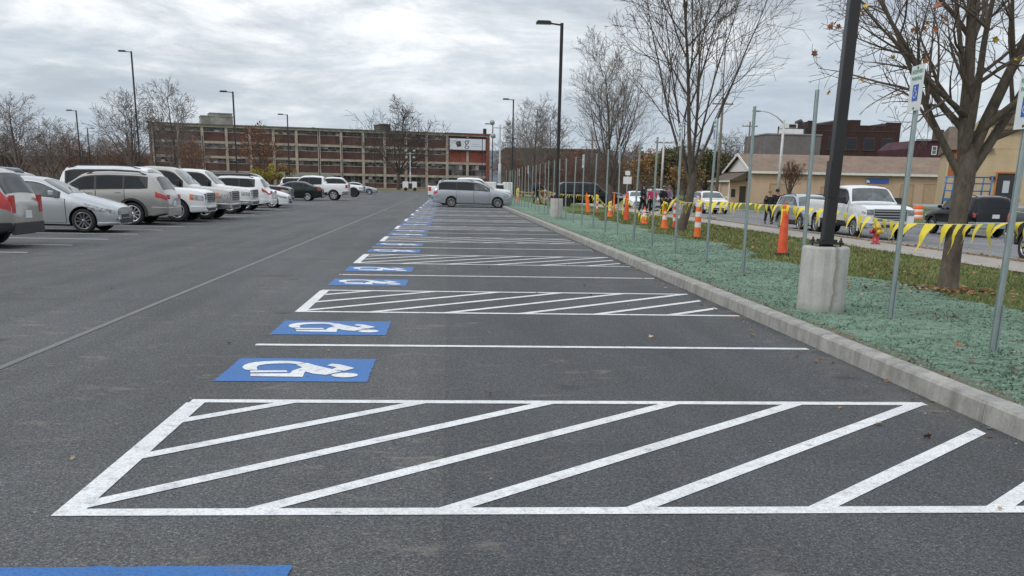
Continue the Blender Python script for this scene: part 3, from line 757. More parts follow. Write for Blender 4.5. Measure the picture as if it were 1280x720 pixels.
S_BOXY=dict(L=4.66,W=1.80,r=.37,wf=.90,wr=3.58,rf=.60,tum=.24,
  top=[(0,.88),(.04,.95),(.2,1.0),(.6,1.05),(1.25,1.11),(1.38,1.13),(1.88,1.60),(2.1,1.66),(2.9,1.71),(4.1,1.70),(4.38,1.65),(4.58,1.20),(4.62,1.05),(4.66,.95)],
  belt=[(0,.83),(1.3,1.05),(4.3,1.10),(4.66,.98)],hw=FLAT(4.66),bot=[(0,.38),(.5,.36),(4.2,.36),(4.66,.45)],
  doors=[(1.42,2.42),(2.43,3.28)],win=[(1.6,2.38),(2.46,3.22),(3.3,4.2)],ws=(1.42,1.9),rw=(4.37,4.57),
  hl=(.04,.30,4.6,5.6),grille=(.5,.68,.88),gbars=3,tl=(.22,.03,4.3,5.7),bt=3.2,pz=.80,platehi=True,rails=(2.1,4.2),clad=True,cladm=M_GALV,bump=M_GALV,arch='dark')
S_WAGON=dict(S_SUV,L=4.82,r=.36,
  top=[(0,.74),(.05,.82),(.2,.90),(.6,.98),(1.2,1.06),(1.35,1.09),(2.08,1.52),(2.35,1.59),(2.9,1.61),(3.9,1.58),(4.3,1.53),(4.45,1.46),(4.66,1.12),(4.76,1.0),(4.82,.85)],
  arch='dark',rails=(2.25,4.2),glass=M_GLASSC,hl=(.06,.60,4.7,5.7))
PW=paint('white',(.74,.75,.76),.0); PW2=paint('white_cream',(.66,.66,.64),.0); PSIL=paint('silver',(.46,.48,.50),.55); PTAUPE=paint('taupe',(.34,.33,.31),.5)
PGREY=paint('grey_silver',(.36,.38,.41),.55); PBLK=paint('black',(.006,.006,.007),.0); PGRN=paint('dark_green',(.018,.026,.024),.3); PCH=paint('charcoal',(.05,.055,.065),.4); PBLUE=paint('pale_blue_silver',(.34,.39,.44),.5)
PTAN=paint('gold_silver',(.40,.38,.345),.5)
GL='vehicles in the left parking row'
def lcar(nm,label,cat,S,xnose,y,facing,pm,**k):
    # xnose = the x of the end nearest the aisle
    x=xnose-S['L']/2
    return car(nm,label,cat,S,(x,y,0),0 if facing>0 else math.pi,pm,k.pop('group',GL),**k)
S_KIA=dict(S_SUV,rl=(.74,1.10),rlw=.80,tl=(.34,.02,4.4,6.9),handle=M_CLAD,bump=M_CLAD,bt=3.0,arch='dark')
lcar('parked_suv','taupe SUV at the left edge with tall red tail lights and a black bumper','suv',S_KIA,-9.08,22.25,-1,PTAUPE)
S_FOC=dict(S_HATCH)
lcar('parked_hatchback','silver hatchback facing the aisle beside the taupe SUV at the left edge','hatchback',S_FOC,-9.2,29.15,1,PSIL,rimmat=mat('dark_alloy',(.22,.22,.23),.3,.8))
lcar('parked_suv','taupe silver SUV backed toward the aisle, just behind the silver hatchback','suv',S_SUV,-9.2,34.4,-1,PTAUPE,style='10')
lcar('parked_suv','big white SUV with orange side marker facing the aisle, left of the silver pickup','suv',S_FULL,-8.67,37.3,1,PW,style='6')
lcar('parked_pickup','pale gold silver pickup facing the aisle between two white vehicles','pickup truck',dict(S_TRUCK,amber=True),-8.35,40.0,1,PTAN,style='6')
lcar('parked_pickup','white pickup with chrome grille facing the aisle in the left row','pickup truck',S_TRUCK,-8.9,47.0,1,PW2,style='6')
lcar('parked_suv','white SUV with dark rear glass, rear to the aisle beside the small white car','suv',dict(S_SUVB,L=4.95,tum=.27,tl=(.45,.04,5.0,6.2)),-8.9,52.1,-1,PW,style='5')
lcar('parked_small_car','small low white car facing the aisle in front of the black SUV','car',S_HATCH,-9.0,57.9,1,PW)
lcar('parked_suv','black SUV facing the aisle behind the small white car','suv',dict(S_FULL,L=4.9,wr=3.7),-9.6,62.5,1,PBLK,style='6')
lcar('parked_sedan','dark green sedan with its rear to the aisle, in front of the white pickup','sedan',S_SEDAN,-9.85,80.0,-1,PGRN,style='10')
lcar('parked_pickup','white crew cab pickup with its tailgate to the aisle behind the dark sedan','pickup truck',S_TRUCK,-8.2,84.3,-1,PW,style='6')
lcar('parked_pickup','lifted white pickup with black wheels at the far end of the left row','pickup truck',dict(S_TRUCK,L=5.6,wr=4.5,cabback=3.9,r=.46,bot=[(0,.55),(5.6,.62)]),-8.7,105,1,PW,style='6',rimmat=M_RIMD)
lcar('parked_sedan','silver sedan farthest away in the left row, facing the aisle','sedan',S_SEDAN,-9.0,129,1,PGREY)
lcar('parked_suv','white SUV peeking over the far white pickups in the left row','suv',S_FULL,-13.2,112,1,PW,style='6')
# second row, roofs showing over the first
G2='vehicles in the row behind the left parking row'
def rcar(nm,label,cat,S,x,y,rot,pm,**k): return car(nm,label,cat,S,(x,y,0),rot,pm,G2,**k)
rcar('parked_sedan','dark blue grey sedan roof seen over the silver hatchback','sedan',dict(S_WAGON),-18.2,44,0,PCH)
rcar('parked_suv','white SUV with long dark side glass seen over the silver hatchback and the taupe SUV','suv',S_FULL,-17.9,53.2,math.pi,PW,style='6')
rcar('parked_suv','white SUV with silver roof rails seen over the taupe SUV roof','suv',dict(S_FULL,railm=M_GALV),-17.3,62,0,PW,style='6')
rcar('parked_van','white van roof farthest left behind the first row','van',S_VAN,-26.5,64,0,PW)
rcar('parked_pickup','dark pickup roof behind the hatchback at far left','pickup truck',S_TRUCK,-24.5,57,math.pi,PCH)
rcar('parked_suv','silver SUV in the back row left of the white SUV with roof rails','suv',S_SUV,-19.2,71,0,PSIL)
rcar('parked_van','white van roof between the big white SUV and the trees','van',S_VAN,-15.6,68,math.pi,PW2)
# the minivan across the far accessible bays and the pickup behind it
car('parked_minivan','silver minivan standing sideways across the far end of the accessible bays','minivan',S_VAN,(1.62,67.3,0),0,PGREY,style='10',rimmat=mat('mid_alloy',(.30,.30,.31),.35,.7))
car('parked_pickup','white pickup almost hidden behind the silver minivan, only its tail showing','pickup truck',S_TRUCK,(1.55,72.2,0),0,PW,style='6')
# street side
GS='vehicles on the street'
car('street_pickup','large white pickup with wide chrome grille parked by the street kerb','pickup truck',S_HD,(16.87,40.3,-.3),-math.pi/2,PW,GS,style='5')
car('street_wagon','silver blue estate car with black cladding parked behind the large white pickup','estate car',S_WAGON,(16.95,46.1,-.3),-math.pi/2,PBLUE,GS,style='5')
car('street_car','white car with yellow tape in front of it, driving up the street','car',dict(S_WAGON,glass=M_GLASS),(19.9,75.2,-.3),-math.pi/2,PW2,GS)
car('street_suv','black boxy SUV seen from behind in the far lane of the street','suv',S_BOXY,(23.0,42.9,-.3),math.pi/2,PBLK,GS,style='6')
car('street_pickup','dark pickup cut by the right edge of the picture','pickup truck',dict(S_TRUCK,L=5.3,wr=4.2,cabback=3.8),(17.05,25.05,-.3),-math.pi/2,PCH,GS,style='6')
car('street_suv','long black SUV side on beside the far concrete lamp base behind the orange markers','suv',dict(S_FULL,L=5.6,wr=4.4),(at(732,245,77.5).x,77.5,-.10),0,PBLK,GS,style='6',rimmat=M_RIMD)
car('street_suv','silver SUV behind the group of people on the sidewalk','suv',S_SUV,(16.95,80.5,-.3),-math.pi/2,PSIL,GS)
car('street_car','pale white car between the dark SUV and the people','car',S_SEDAN,(16.9,89.3,-.3),-math.pi/2,PW,GS)
# ================================================================== BUILDINGS
def brick_mat(name,c1,c2,mortar,sx=1,sc=4.0,st=1.0):
    m,t,b=newmat(name); tcn=t.nodes.new('ShaderNodeTexCoord'); v=tcn.outputs['Object']
    sp=t.nodes.new('ShaderNodeSeparateXYZ'); t.links.new(v,sp.inputs[0]); cb=t.nodes.new('ShaderNodeCombineXYZ')
    ad=t.nodes.new('ShaderNodeMath'); ad.operation='ADD'; t.links.new(sp.outputs[0],ad.inputs[0]); t.links.new(sp.outputs[1],ad.inputs[1])
    t.links.new(ad.outputs[0],cb.inputs[0]); t.links.new(sp.outputs[2],cb.inputs[1])
    br=t.nodes.new('ShaderNodeTexBrick'); br.inputs['Scale'].default_value=sc; br.inputs['Color1'].default_value=(*c1,1); br.inputs['Color2'].default_value=(*c2,1); br.inputs['Mortar'].default_value=(*mortar,1)
    br.inputs['Mortar Size'].default_value=.012; br.inputs['Brick Width'].default_value=.85; br.inputs['Row Height'].default_value=.3
    t.links.new(cb.outputs[0],br.inputs['Vector'])
    n=nnoise(t,v,.35,6,.7); n2=nnoise(t,nmap(t,v,(1.5,1.5,.3)),1.1,6,.65)
    c=nmix(t,1.0,br.outputs['Color'],nramp(t,n,[(.3,1-.38*st),(.7,1+.3*st)]),'MULTIPLY')
    c=nmix(t,1.0,c,nramp(t,n2,[(.3,1-.25*st),(.7,1+.15*st)]),'MULTIPLY')
    t.links.new(c,b.inputs['Base Color']); b.inputs['Roughness'].default_value=.9
    return m
M_BRICK=brick_mat('dark_red_brick',(.125,.066,.055),(.10,.055,.047),(.09,.06,.05))
M_BRICKR=brick_mat('red_infill_brick',(.27,.075,.055),(.24,.066,.05),(.22,.08,.06))
M_BRICKD=brick_mat('dark_brown_brick',(.055,.026,.022),(.04,.02,.018),(.05,.035,.03))
M_BRICKB=brick_mat('brown_brick',(.095,.068,.055),(.085,.06,.048),(.10,.08,.068),st=.5)
M_FRAME=mat('weathered_concrete_frame',(.37,.33,.27),.9,var=.3,vs_=.6)
M_FROOF=mat('flat_roof_edge',(.14,.15,.12),.8,var=.2,vs_=.5)
M_PENT=mat('penthouse_render',(.27,.26,.225),.9,var=.3,vs_=.5)
M_WPANE=mat('dirty_window_glass',(.08,.08,.08),.3,var=.7,vs_=.9,c2=(.22,.21,.20))
M_WPANE2=mat('dark_window_glass',(.035,.035,.038),.15,var=.5,vs_=1.3)
M_WHITE=mat('white_trim',(.68,.68,.66),.6,var=.08,vs_=2)
M_TAN=brick_mat('tan_painted_block',(.55,.40,.285),(.535,.39,.275),(.49,.35,.25),sc=1.6,st=.3)
M_BEIGE=brick_mat('yellow_beige_siding',(.52,.40,.26),(.51,.39,.25),(.46,.35,.225),sc=1.2,st=.3)
def shingle(name,c):
    m,t,b=newmat(name); tcn=t.nodes.new('ShaderNodeTexCoord'); v=tcn.outputs['Object']
    n=nnoise(t,nmap(t,v,(1,1,6)),2.2,7,.7); n2=nnoise(t,v,.5,4,.6)
    cc=nmix(t,1.0,c,nramp(t,n,[(.3,.72),(.7,1.25)]),'MULTIPLY'); cc=nmix(t,1.0,cc,nramp(t,n2,[(.3,.82),(.7,1.15)]),'MULTIPLY')
    t.links.new(cc,b.inputs['Base Color']); b.inputs['Roughness'].default_value=.95; return m
M_SHB=shingle('brown_shingles',(.215,.155,.115)); M_SHD=shingle('dark_brown_shingles',(.13,.10,.075)); M_SHG=shingle('grey_roof',(.165,.15,.148))
# ---- the long factory
A=at(187,152,240); Bt=at(612,168,264); 
fx0,fy0=A.x,240.0; fx1,fy1=Bt.x,264.0; FT=Bt.z
fl=math.hypot(fx1-fx0,fy1-fy0); fa=math.atan2(fy1-fy0,fx1-fx0)
fac=thing('factory_building','long four storey brick factory with pale concrete frame behind the parking lot','building',(fx0,fy0,0),fa)
H=FT; mb=MB(); mb.box(0,fl,.35,30,-1,H-.25); mb.build('wall',M_BRICK,fac)
NB=15; bw=(fl-1.0)/NB; st=(H-.2)/4.12
fr=MB()
pier=.62
for i in range(NB+1):
    x=.5+i*bw-pier/2; x=max(0,min(fl-pier,x)); fr.box(x,x+pier,-.0,.36,-1,H-.6)
for j in range(5):
    z=H-.72-j*st
    for i in range(NB):
        xa=max(0,.5+i*bw-pier/2)+pier; xb=min(fl-pier,.5+(i+1)*bw-pier/2)
        if j==0: continue
        fr.box(xa,xb,.08,.36,z-.28,z+.28)
fr.box(-.05,fl+.05,-.12,.30,H-.72,H-.25)
fr.build('concrete_frame',M_FRAME,fac)
rf=MB(); rf.box(-.3,fl+.3,-.35,30.3,H-.25,H); rf.build('roof',M_FROOF,fac)
rr=random.Random(5)
for i in range(NB):
    for j in range(4):
        if i>=NB-2 and j==0: continue
        ztop=H-.72-j*st-(.0 if j==0 else .28); xa=.5+i*bw+pier/2+.02; xb=.5+(i+1)*bw-pier/2-.02
        wh=.85+.12*rr.random()
        zw=ztop-.05
        f=MB(); 
        if j==3: wh=1.5 if rr.random()<.6 else 2.4
        if i>=NB-2 and j==2: wh=st-.7
        if i>=NB-2 and j==1: continue
        f.box(xa,xb,.30,.352,zw-wh-.12,zw-wh,0)
        nm=5 if rr.random()<.7 else 4
        for q in range(nm+1):
            xx=xa+(xb-xa)*q/nm; f.box(max(xa,xx-.05),min(xb,xx+.05),.30,.352,zw-wh,zw,1)
        f.box(xa+.05,xb-.05,.298,.352,zw-wh*.52,zw-wh*.46,1)
        fo=f.build('window',[M_FRAME,mat('steel_sash',(.13,.12,.11),.7)],fac)
        pn=MB()
        for q in range(nm):
            x0=xa+(xb-xa)*q/nm+.05; x1=xa+(xb-xa)*(q+1)/nm-.05
            for h0,h1 in((0,.46),(.52,1)):
                pn.box(x0,x1,.325,.351,zw-wh+wh*h0,zw-wh+wh*h1,0 if rr.random()<.45 else (1 if rr.random()<.85 else 2))
        pn.build('pane',[M_WPANE2,M_WPANE,mat('blind_white',(.36,.35,.33),.7)],fo)
# red brick infill under the sign, red end pier and parapet
for i in (NB-2,NB-1):
    xa=.5+i*bw+pier/2; xb=.5+(i+1)*bw-pier/2
    q=MB(); q.box(xa,xb,.22,.349,H-.72-2*st+.28,H-.72-st-.28); q.build('infill_panel',M_BRICKR,fac)
q=MB(); q.box(fl-.95,fl+.02,-.16,-.003,-1,H-.73); q.build('end_pier',mat('faded_red_pier',(.20,.075,.055),.9,var=.3,vs_=.8),fac)
q=MB(); q.box(fl-2*bw-1.2,fl+.32,-.4,-.355,H-.26,H+.08); q.build('parapet_cap',mat('red_cap',(.20,.055,.045),.8),fac)
q=MB(); q.box(fl-1.4,fl-.7,.5,1.2,H,H+1.4); q.build('chimney',M_BRICKD,fac)
# penthouses
def local(px,py,Y): 
    v=at(px,py,Y); return v
for (pxa,pxb,pyt,Y,nm,mm) in ((251,292,145.5,262,'penthouse',M_PENT),(262,291,142,263.5,'penthouse',M_PENT),(475,489,156,268,'stair_tower',mat('dark_render',(.085,.075,.07),.9,var=.3))):
    a=at(pxa,pyt,Y); b=at(pxb,pyt,Y); q=MB(); Mi=(Matrix.Translation((fx0,fy0,0))@Matrix.Rotation(fa,4,'Z')).inverted()
    la,lb=Mi@a,Mi@b
    q.box(la.x,lb.x,la.y,la.y+7,H-.1,(a.z+b.z)/2); q.box(la.x-.1,lb.x+.1,la.y-.12,la.y+7.1,(a.z+b.z)/2,(a.z+b.z)/2+.22); q.build(nm,mm,fac)
# pale ground-floor dock
q=MB(); q.box(fl*.355,fl*.50,-3,-.003,-.6,3.3); q.build('loading_dock',mat('pale_dock',(.30,.30,.27),.9,var=.2),fac)
# sign on the factory
sx0=fl-2*bw-.15; sx1=fl-1.0; sz1=H-1.1; sz0=H-1.1-3.15*1.0
sg=thing('factory_sign','wide white sign with a dark letter g and tilted square emblem on the factory','sign',(fx0,fy0,0),fa)
q=MB(); q.box(sx0,sx1,-.30,-.13,sz0,sz1); q.build('sign_frame',mat('dark_frame',(.03,.03,.035),.6),sg)
q=MB(); q.box(sx0+.2,sx1-.2,-.34,-.301,sz0+.22,sz1-.2); q.build('sign_face',mat('sign_white',(.70,.72,.78),.5),sg)
cx=sx0+(sx1-sx0)*.255; cz=(sz0+sz1)/2; M=Matrix.Translation((cx,-.345,cz+.05))@Matrix.Rotation(R(-14),4,'Y')
q=MB(); q.box(-.62,.62,-.02,0,-.68,.68,0,M); q.box(-.40,.25,-.04,-.02,.0,.5,1,M); q.box(.0,.45,-.045,-.02,-.45,.12,2,M); q.box(-.62,-.3,-.05,-.02,-.68,-.2,3,M)
q.build('emblem',[mat('emblem_dark',(.03,.03,.035),.6),mat('emblem_grey',(.15,.14,.13),.6),mat('emblem_brown',(.10,.05,.04),.6),mat('emblem_pink',(.35,.16,.2),.6)],sg)
q=MB(); gx=sx0+(sx1-sx0)*.475; M=Matrix.Translation((gx,-.36,cz))
def ring(cxx,czz,rx,rz,wd):
    n=24
    o=[Vector((cxx+rx*math.cos(2*math.pi*k/n),0,czz+rz*math.sin(2*math.pi*k/n))) for k in range(n)]
    i_=[Vector((cxx+(rx-wd)*math.cos(2*math.pi*k/n),0,czz+(rz-wd*.7)*math.sin(2*math.pi*k/n))) for k in range(n)]
    q.add([M@v for v in o+i_],[(k,(k+1)%n,n+(k+1)%n,n+k) for k in range(n)])
ring(-.05,.48,.52,.50,.2); ring(0,-.72,.62,.42,.19); q.prism([(-.3,0,.05),(-.12,0,.0),(-.1,0,-.3),(-.4,0,-.32)],(0,.01,0),0,M); q.prism([(.3,0,.85),(.68,0,1.05),(.68,0,.85),(.42,0,.72)],(0,.01,0),0,M)
q.build('letter_g',mat('letter_dark',(.02,.02,.03),.6),sg)
q=MB()
for k,(a,b,h) in enumerate(((.60,.80,.10),(.60,.88,-.42))): q.box(sx0+(sx1-sx0)*a,sx0+(sx1-sx0)*b,-.35,-.341,cz+h-.05,cz+h+.06)
q.build('small_lettering',mat('faint_grey',(.42,.44,.50),.6),sg)
# ---- brown building to the right, behind the bare trees
def boxb(name,label,cat,x0,x1,y0,y1,z1,wm,rm=None,par=.35,z0=-1):
    t=thing(name,label,cat,((x0+x1)/2,y0,0)); cx=(x0+x1)/2
    q=MB(); q.box(x0-cx,x1-cx,0,y1-y0,z0,z1); q.build('wall',wm,t)
    q=MB(); q.box(x0-cx-.12,x1-cx+.12,-.12,y1-y0+.12,z1,z1+par); q.build('roof',rm or M_FROOF,t)
    return t
t=boxb('brick_warehouse','plain brown brick building with flat roof behind the bare trees right of the factory','building',10.2,26.6,178,200,7.6,M_BRICKB,M_SHD,.25)
q=MB(); q.prism([(8.2,.01,-1),(8.2,.01,7.6),(13.5,.01,5.4),(13.5,.01,-1)],(0,20,0)); q.build('lean_to',M_BRICKB,t)
for k in range(4):
    q=MB(); q.box(-6.5+k*3.6,-5.3+k*3.6,-.05,.02,2.6,4.2); q.build('window',M_WPANE2,t)
# ---- tan building with brown roof
X0,Yf=35.3,115.0; X1=60.5; ev=3.62; rz=5.55; Yb=126.0; Ym=120.3; X0b=36.2
tb=thing('tan_building','single storey tan block building with brown gabled roof and white gable across the street','building',(X0,Yf,0))
q=MB(); q.box(0,X1-X0,0,Yb-Yf,-.6,ev); q.build('wall',M_TAN,tb)
q=MB(); L_=X1-X0; o_=.45; ht=rz+.10
q.add([(-o_,-o_,ev-.1),(L_+o_,-o_,ev-.1),(L_+o_,Ym-Yf,ht),(-o_,Ym-Yf,ht),(-o_,Yb-Yf+o_,ev-.1),(L_+o_,Yb-Yf+o_,ev-.1)],[(0,1,2,3),(3,2,5,4),(1,5,2),(0,4,5,1)]); ro=q.build('roof',M_SHB,tb)
q=MB(); q.box(-o_,L_+o_,-o_-.05,-o_+.04,ev-.32,ev-.06); q.build('gutter',M_WHITE,tb)
q=MB(); q.add([(-.02,.1,ev-.12),(-.02,Yb-Yf-.1,ev-.12),(-.02,Ym-Yf,rz-.1)],[(0,1,2)]); q.build('white_gable',M_WHITE,tb)
q=MB(); q.bar((-o_,-o_,ev-.2),(-o_,Ym-Yf,ht-.1),.08,.28); q.bar((-o_,Ym-Yf,ht-.1),(-o_,Yb-Yf+o_,ev-.2),.08,.28); q.build('barge_board',M_WHITE,tb)
# porch lean-to at the left end
q=MB(); q.add([(-.46,1.0,ev-.2),(-.46,9.5,ev-.2),(-2.6,9.8,2.45),(-2.6,.6,2.45),(-.46,1.0,2.45),(-.46,9.5,2.45)],[(0,1,2,3),(0,3,4),(1,5,2)]); po=q.build('porch_roof',M_SHD,tb)
q=MB(); q.box(-2.3,-.02,1.6,9,-.6,2.44); q.build('porch_wall',M_TAN,tb)
q=MB(); q.box(-2.7,-2.5,.5,9.9,2.3,2.46); q.build('porch_fascia',M_WHITE,tb)
for yy in(.8,4.8): 
    q=MB(); q.box(-2.5,-2.38,yy,yy+.12,-.6,2.3); q.build('post',M_WHITE,tb)
d=MB(); d.box(-.95,-.20,1.54,1.60,-.5,1.85); d.build('door',mat('dark_door',(.04,.035,.03),.5),tb)
d=MB(); d.box(-1.95,-1.45,1.56,1.60,.6,1.5); d.build('window',M_WPANE2,tb)
for (a,b,c_,e) in ((2.1,4.7,.6,2.2),(8.2,10.0,.9,2.0),(14.4,15.7,.6,2.2),(17.8,19.4,-.3,2.4),(20.6,22.4,-.3,2.5)):
    f=MB()
    for p_ in ((a,b,e-.09,e),(a,b,c_,c_+.09),(a,a+.09,c_+.09,e-.09),(b-.09,b,c_+.09,e-.09)): f.box(p_[0],p_[1],-.045,.003,p_[2],p_[3])
    fo=f.build('window_surround',mat('tan_trim',(.36,.25,.16),.8),tb)
    g=MB(); g.box(a+.09,b-.09,-.02,.002,c_+.09,e-.09); g.build('blocked_panel',mat('tan_panel',(.44,.31,.20),.85,var=.08),fo)
# blue and white notice on the tan wall
q=MB(); q.box(-1.35,1.35,-.06,0,-.26,.26); so_=q.build('wall_sign',mat('sign_blue',(.05,.12,.42),.5)); so_.location=(50.2,114.93,2.75)
q=MB(); q.prism([(-1.36,-.065,-.2),(-.95,-.065,-.26),(-1.0,-.065,.02),(-1.36,-.065,.1)],(0,-.01,0)); q.build('white_corner',M_WHITE,so_)
tag(so_,'small blue board on the tan wall above the large white pickup','sign')
# ---- grey roofed building with rooftop unit
t=thing('grey_building','dark grey slab sided building rising behind the tan building','building',(47.2,138,0))
q=MB(); q.add([(-3.9,0,-.6),(4.4,0,-.6),(4.4,0,8.85),(-3.3,0,8.85),(-3.9,10,-.6),(4.4,10,-.6),(4.4,10,8.85),(-3.3,10,8.85)],[(0,1,2,3)[::-1],(4,5,6,7),(0,3,7,4),(1,5,6,2),(3,2,6,7)]); q.build('wall',M_SHG,t)
q=MB(); q.box(-3.4,4.5,-.1,10,8.85,9.02); q.build('roof',mat('grey_coping',(.25,.25,.25),.7),t)
u=thing('rooftop_unit','white boxy ventilation unit on the grey building roof','ventilation unit',(48.6,141,9.02))
q=MB(); q.box(-1.75,1.1,-1,1,0,.75); q.box(-1.7,.2,-1,1,.85,1.45); q.build('casing',M_WHITE,u)
q=MB(); q.box(-1.65,.1,-.95,.95,.75,.85); q.box(-1.0,.0,-1.02,-.98,.9,1.35); q.build('louvre',M_CLAD,u)
q=MB(); q.tube([(.3,0,.75),(.35,0,1.7),(.9,0,1.9),(1.3,0,1.5),(1.3,0,.6)],.28,8); q.build('duct',mat('dark_duct',(.05,.045,.045),.6),u)
# ---- dark brown brick building with stepped parapet
x0,x1,yb=53.9,68.2,150.0
t=thing('dark_brick_building','dark brown brick building with stepped parapet behind the tan roof','building',(x0,yb,0))
L_=x1-x0; q=MB(); q.prism([(0,0,-.6),(0,0,11.5),(1.2,0,11.5),(1.2,0,11.0),(4.7,0,11.0),(4.7,0,11.65),(5.5,0,12.0),(6.4,0,11.75),(8.0,0,11.75),(8.0,0,11.0),(11.8,0,11.0),(12.0,0,11.5),(L_,0,11.5),(L_,0,-.6)],(0,14,0)); q.build('wall',M_BRICKD,t)
for a,b,z in ((-.05,1.2,11.5),(8.0,11.8,11.0),(1.2,4.7,11.0),(6.4,8.0,11.75),(12.0,L_+.05,11.5)): q=MB(); q.box(a,b,-.06,.3,z,z+.10); q.build('coping',mat('dark_coping',(.07,.06,.055),.8),t)
for k in range(5):
    for zz_ in (7.6,):
        f=MB(); xx=.6+k*2.75; f.box(xx,xx+1.6,-.03,.0,zz_+1.6,zz_+1.75); f.box(xx-.1,xx+1.7,-.09,.0,zz_-.14,zz_); f.box(xx-.06,xx,-.05,.0,zz_,zz_+1.6); f.box(xx+1.6,xx+1.66,-.05,.0,zz_,zz_+1.6); fo=f.build('window',M_BRICKB,t)
        g=MB(); g.box(xx,xx+1.6,-.02,.001,zz_,zz_+1.6); g.build('pane',mat('boarded_dark',(.018,.022,.03),.5),fo)
    f=MB(); f.box(.8+k*2.75,1.9+k*2.75,-.05,.0,5.7,6.1); f.build('small_window',M_PENT,t)
q=MB(); q.box(-.45,-.02,-.1,.6,4,10.6); q.build('flue',M_BLK,t)
q=MB(); q.box(.3,L_-.5,-.05,-.0,10.2,10.28); q.build('brick_band',M_BRICKB,t)
# ---- maroon house
t=thing('maroon_house','small dark maroon gabled house with one white framed window behind the tan roof','house',(65.6,132,0))
q=MB(); q.prism([(-4.5,0,-.6),(-4.5,0,7.1),(-3.2,0,8.2),(2.9,0,8.2),(5.5,0,4.1),(5.5,0,-.6)],(0,9,0)); q.build('wall',mat('maroon_siding',(.06,.022,.028),.85,var=.25,vs_=1),t)
q=MB(); q.bar((2.85,-.1,8.3),(5.6,-.1,4.1),.3,.14); q.bar((-3.3,-.1,8.3),(2.95,-.1,8.3),.3,.14); q.build('roof',M_SHD,t)
q=MB(); q.box(-.2,.9,1,2,8.25,9.7); q.build('chimney',M_BRICKB,t)
f=MB(); 
for a,b,c_,e in((-1.0,-.3,7.45,7.55),(-1.0,-.3,6.4,6.5),(-1.0,-.9,6.5,7.45),(-.4,-.3,6.5,7.45),(-.9,-.4,6.95,7.0)): f.box(a,b,-.08,-.002,c_,e)
fo=f.build('window',M_WHITE,t); g=MB(); g.box(-.9,-.4,-.03,0,6.5,7.45); g.build('pane',M_WPANE,fo)
# ---- beige two storey building at right
t=thing('beige_building','yellow beige two storey building with dark brown roof and orange framed door at right','building',(43.25,85,0),R(-24))
q=MB(); q.box(0,16,0,16,-.6,5.2); q.box(1.9,16,-.02,15,5.2,7.4); q.build('wall',M_BEIGE,t)
q=MB()
q.add([(-.25,-.4,5.1),(3.4,-.4,5.1),(3.4,4,7.25),(-.1,4,7.25)],[(0,1,2,3)]); q.add([(-.25,-.4,5.1),(-.1,4,7.25),(-.1,16,7.25),(-.25,16,5.1)],[(0,1,2,3)]); 
q.prism([(3.0,-.5,6.6),(16.2,-.5,7.9),(16.2,-.5,8.2),(3.0,5,8.0)],(0,12,0)); q.box(2.9,16.2,-.4,15,7.2,8.3); q.build('roof',M_SHD,t)
q=MB(); q.box(.05,.75,-.05,.1,3.0,5.1); q.build('brick_panel',mat('orange_brick',(.36,.12,.045),.85,var=.3,vs_=3),t)
q=MB(); q.box(-.1,.03,-.08,.1,2.9,5.12); q.build('corner_board',mat('pale_board',(.5,.42,.28),.8),t)
f=MB()
for a,b,c_,e in ((.95,2.25,4.05,4.15),(.95,2.25,2.85,2.95),(.95,1.05,2.95,4.05),(2.15,2.25,2.95,4.05)): f.box(a,b,-.06,.003,c_,e)
fo=f.build('window',M_CLAD,t); g=MB(); g.box(1.05,2.15,-.02,.002,2.95,4.05); g.build('pane',M_WPANE2,fo)
f=MB(); M_OR=mat('orange_trim',(.42,.16,.05),.7)
for a,b,c_,e in ((3.85,5.55,3.2,3.34),(3.85,3.99,.1,3.2),(5.41,5.55,.1,3.2)): f.box(a,b,-.12,.003,c_,e)
fo=f.build('door_frame',M_OR,t); g=MB(); g.box(3.99,5.41,-.03,.002,.1,3.2); g.build('door',mat('dark_doorway',(.03,.03,.035),.6),fo)
g=MB(); g.box(4.5,5.0,-.08,-.03,1.6,2.6); g.build('door_sign',mat('pale_poster',(.45,.5,.55),.6),fo)
f=MB(); f.box(3.4,3.8,-.35,-.003,2.75,2.95); f.build('wall_lamp',M_BLK,t)
f=MB(); f.box(5.75,5.95,-.1,-.003,1.0,1.2); f.build('meter_box',M_PENT,t)
q=MB(); q.box(7.9,8.02,-.12,-.003,.0,3.2); q.build('downpipe',M_WHITE,t)
# vents / grey cabinets
for i,(px,w_) in enumerate(((1258,.75),(1266,.75))):
    a=at(px,240,83.5); t=thing('air_conditioner',['grey louvred cabinet left of its twin by the beige wall','grey louvred cabinet right of its twin by the beige wall'][i],'air conditioner',(a.x,83.8,.2),0,'grey cabinets by the beige wall')
    q=MB(); q.box(-w_/2+.03,w_/2-.03,-.3,.3,0,2.3); q.build('casing',mat('cabinet_grey',(.20,.22,.24),.6,.3),t)
    q=MB()
    for k in range(9): q.box(-w_/2+.06,w_/2-.06,-.33,-.303,.2+k*.23,.32+k*.23)
    q.build('louvre',mat('cabinet_dark',(.09,.10,.11),.6),t)
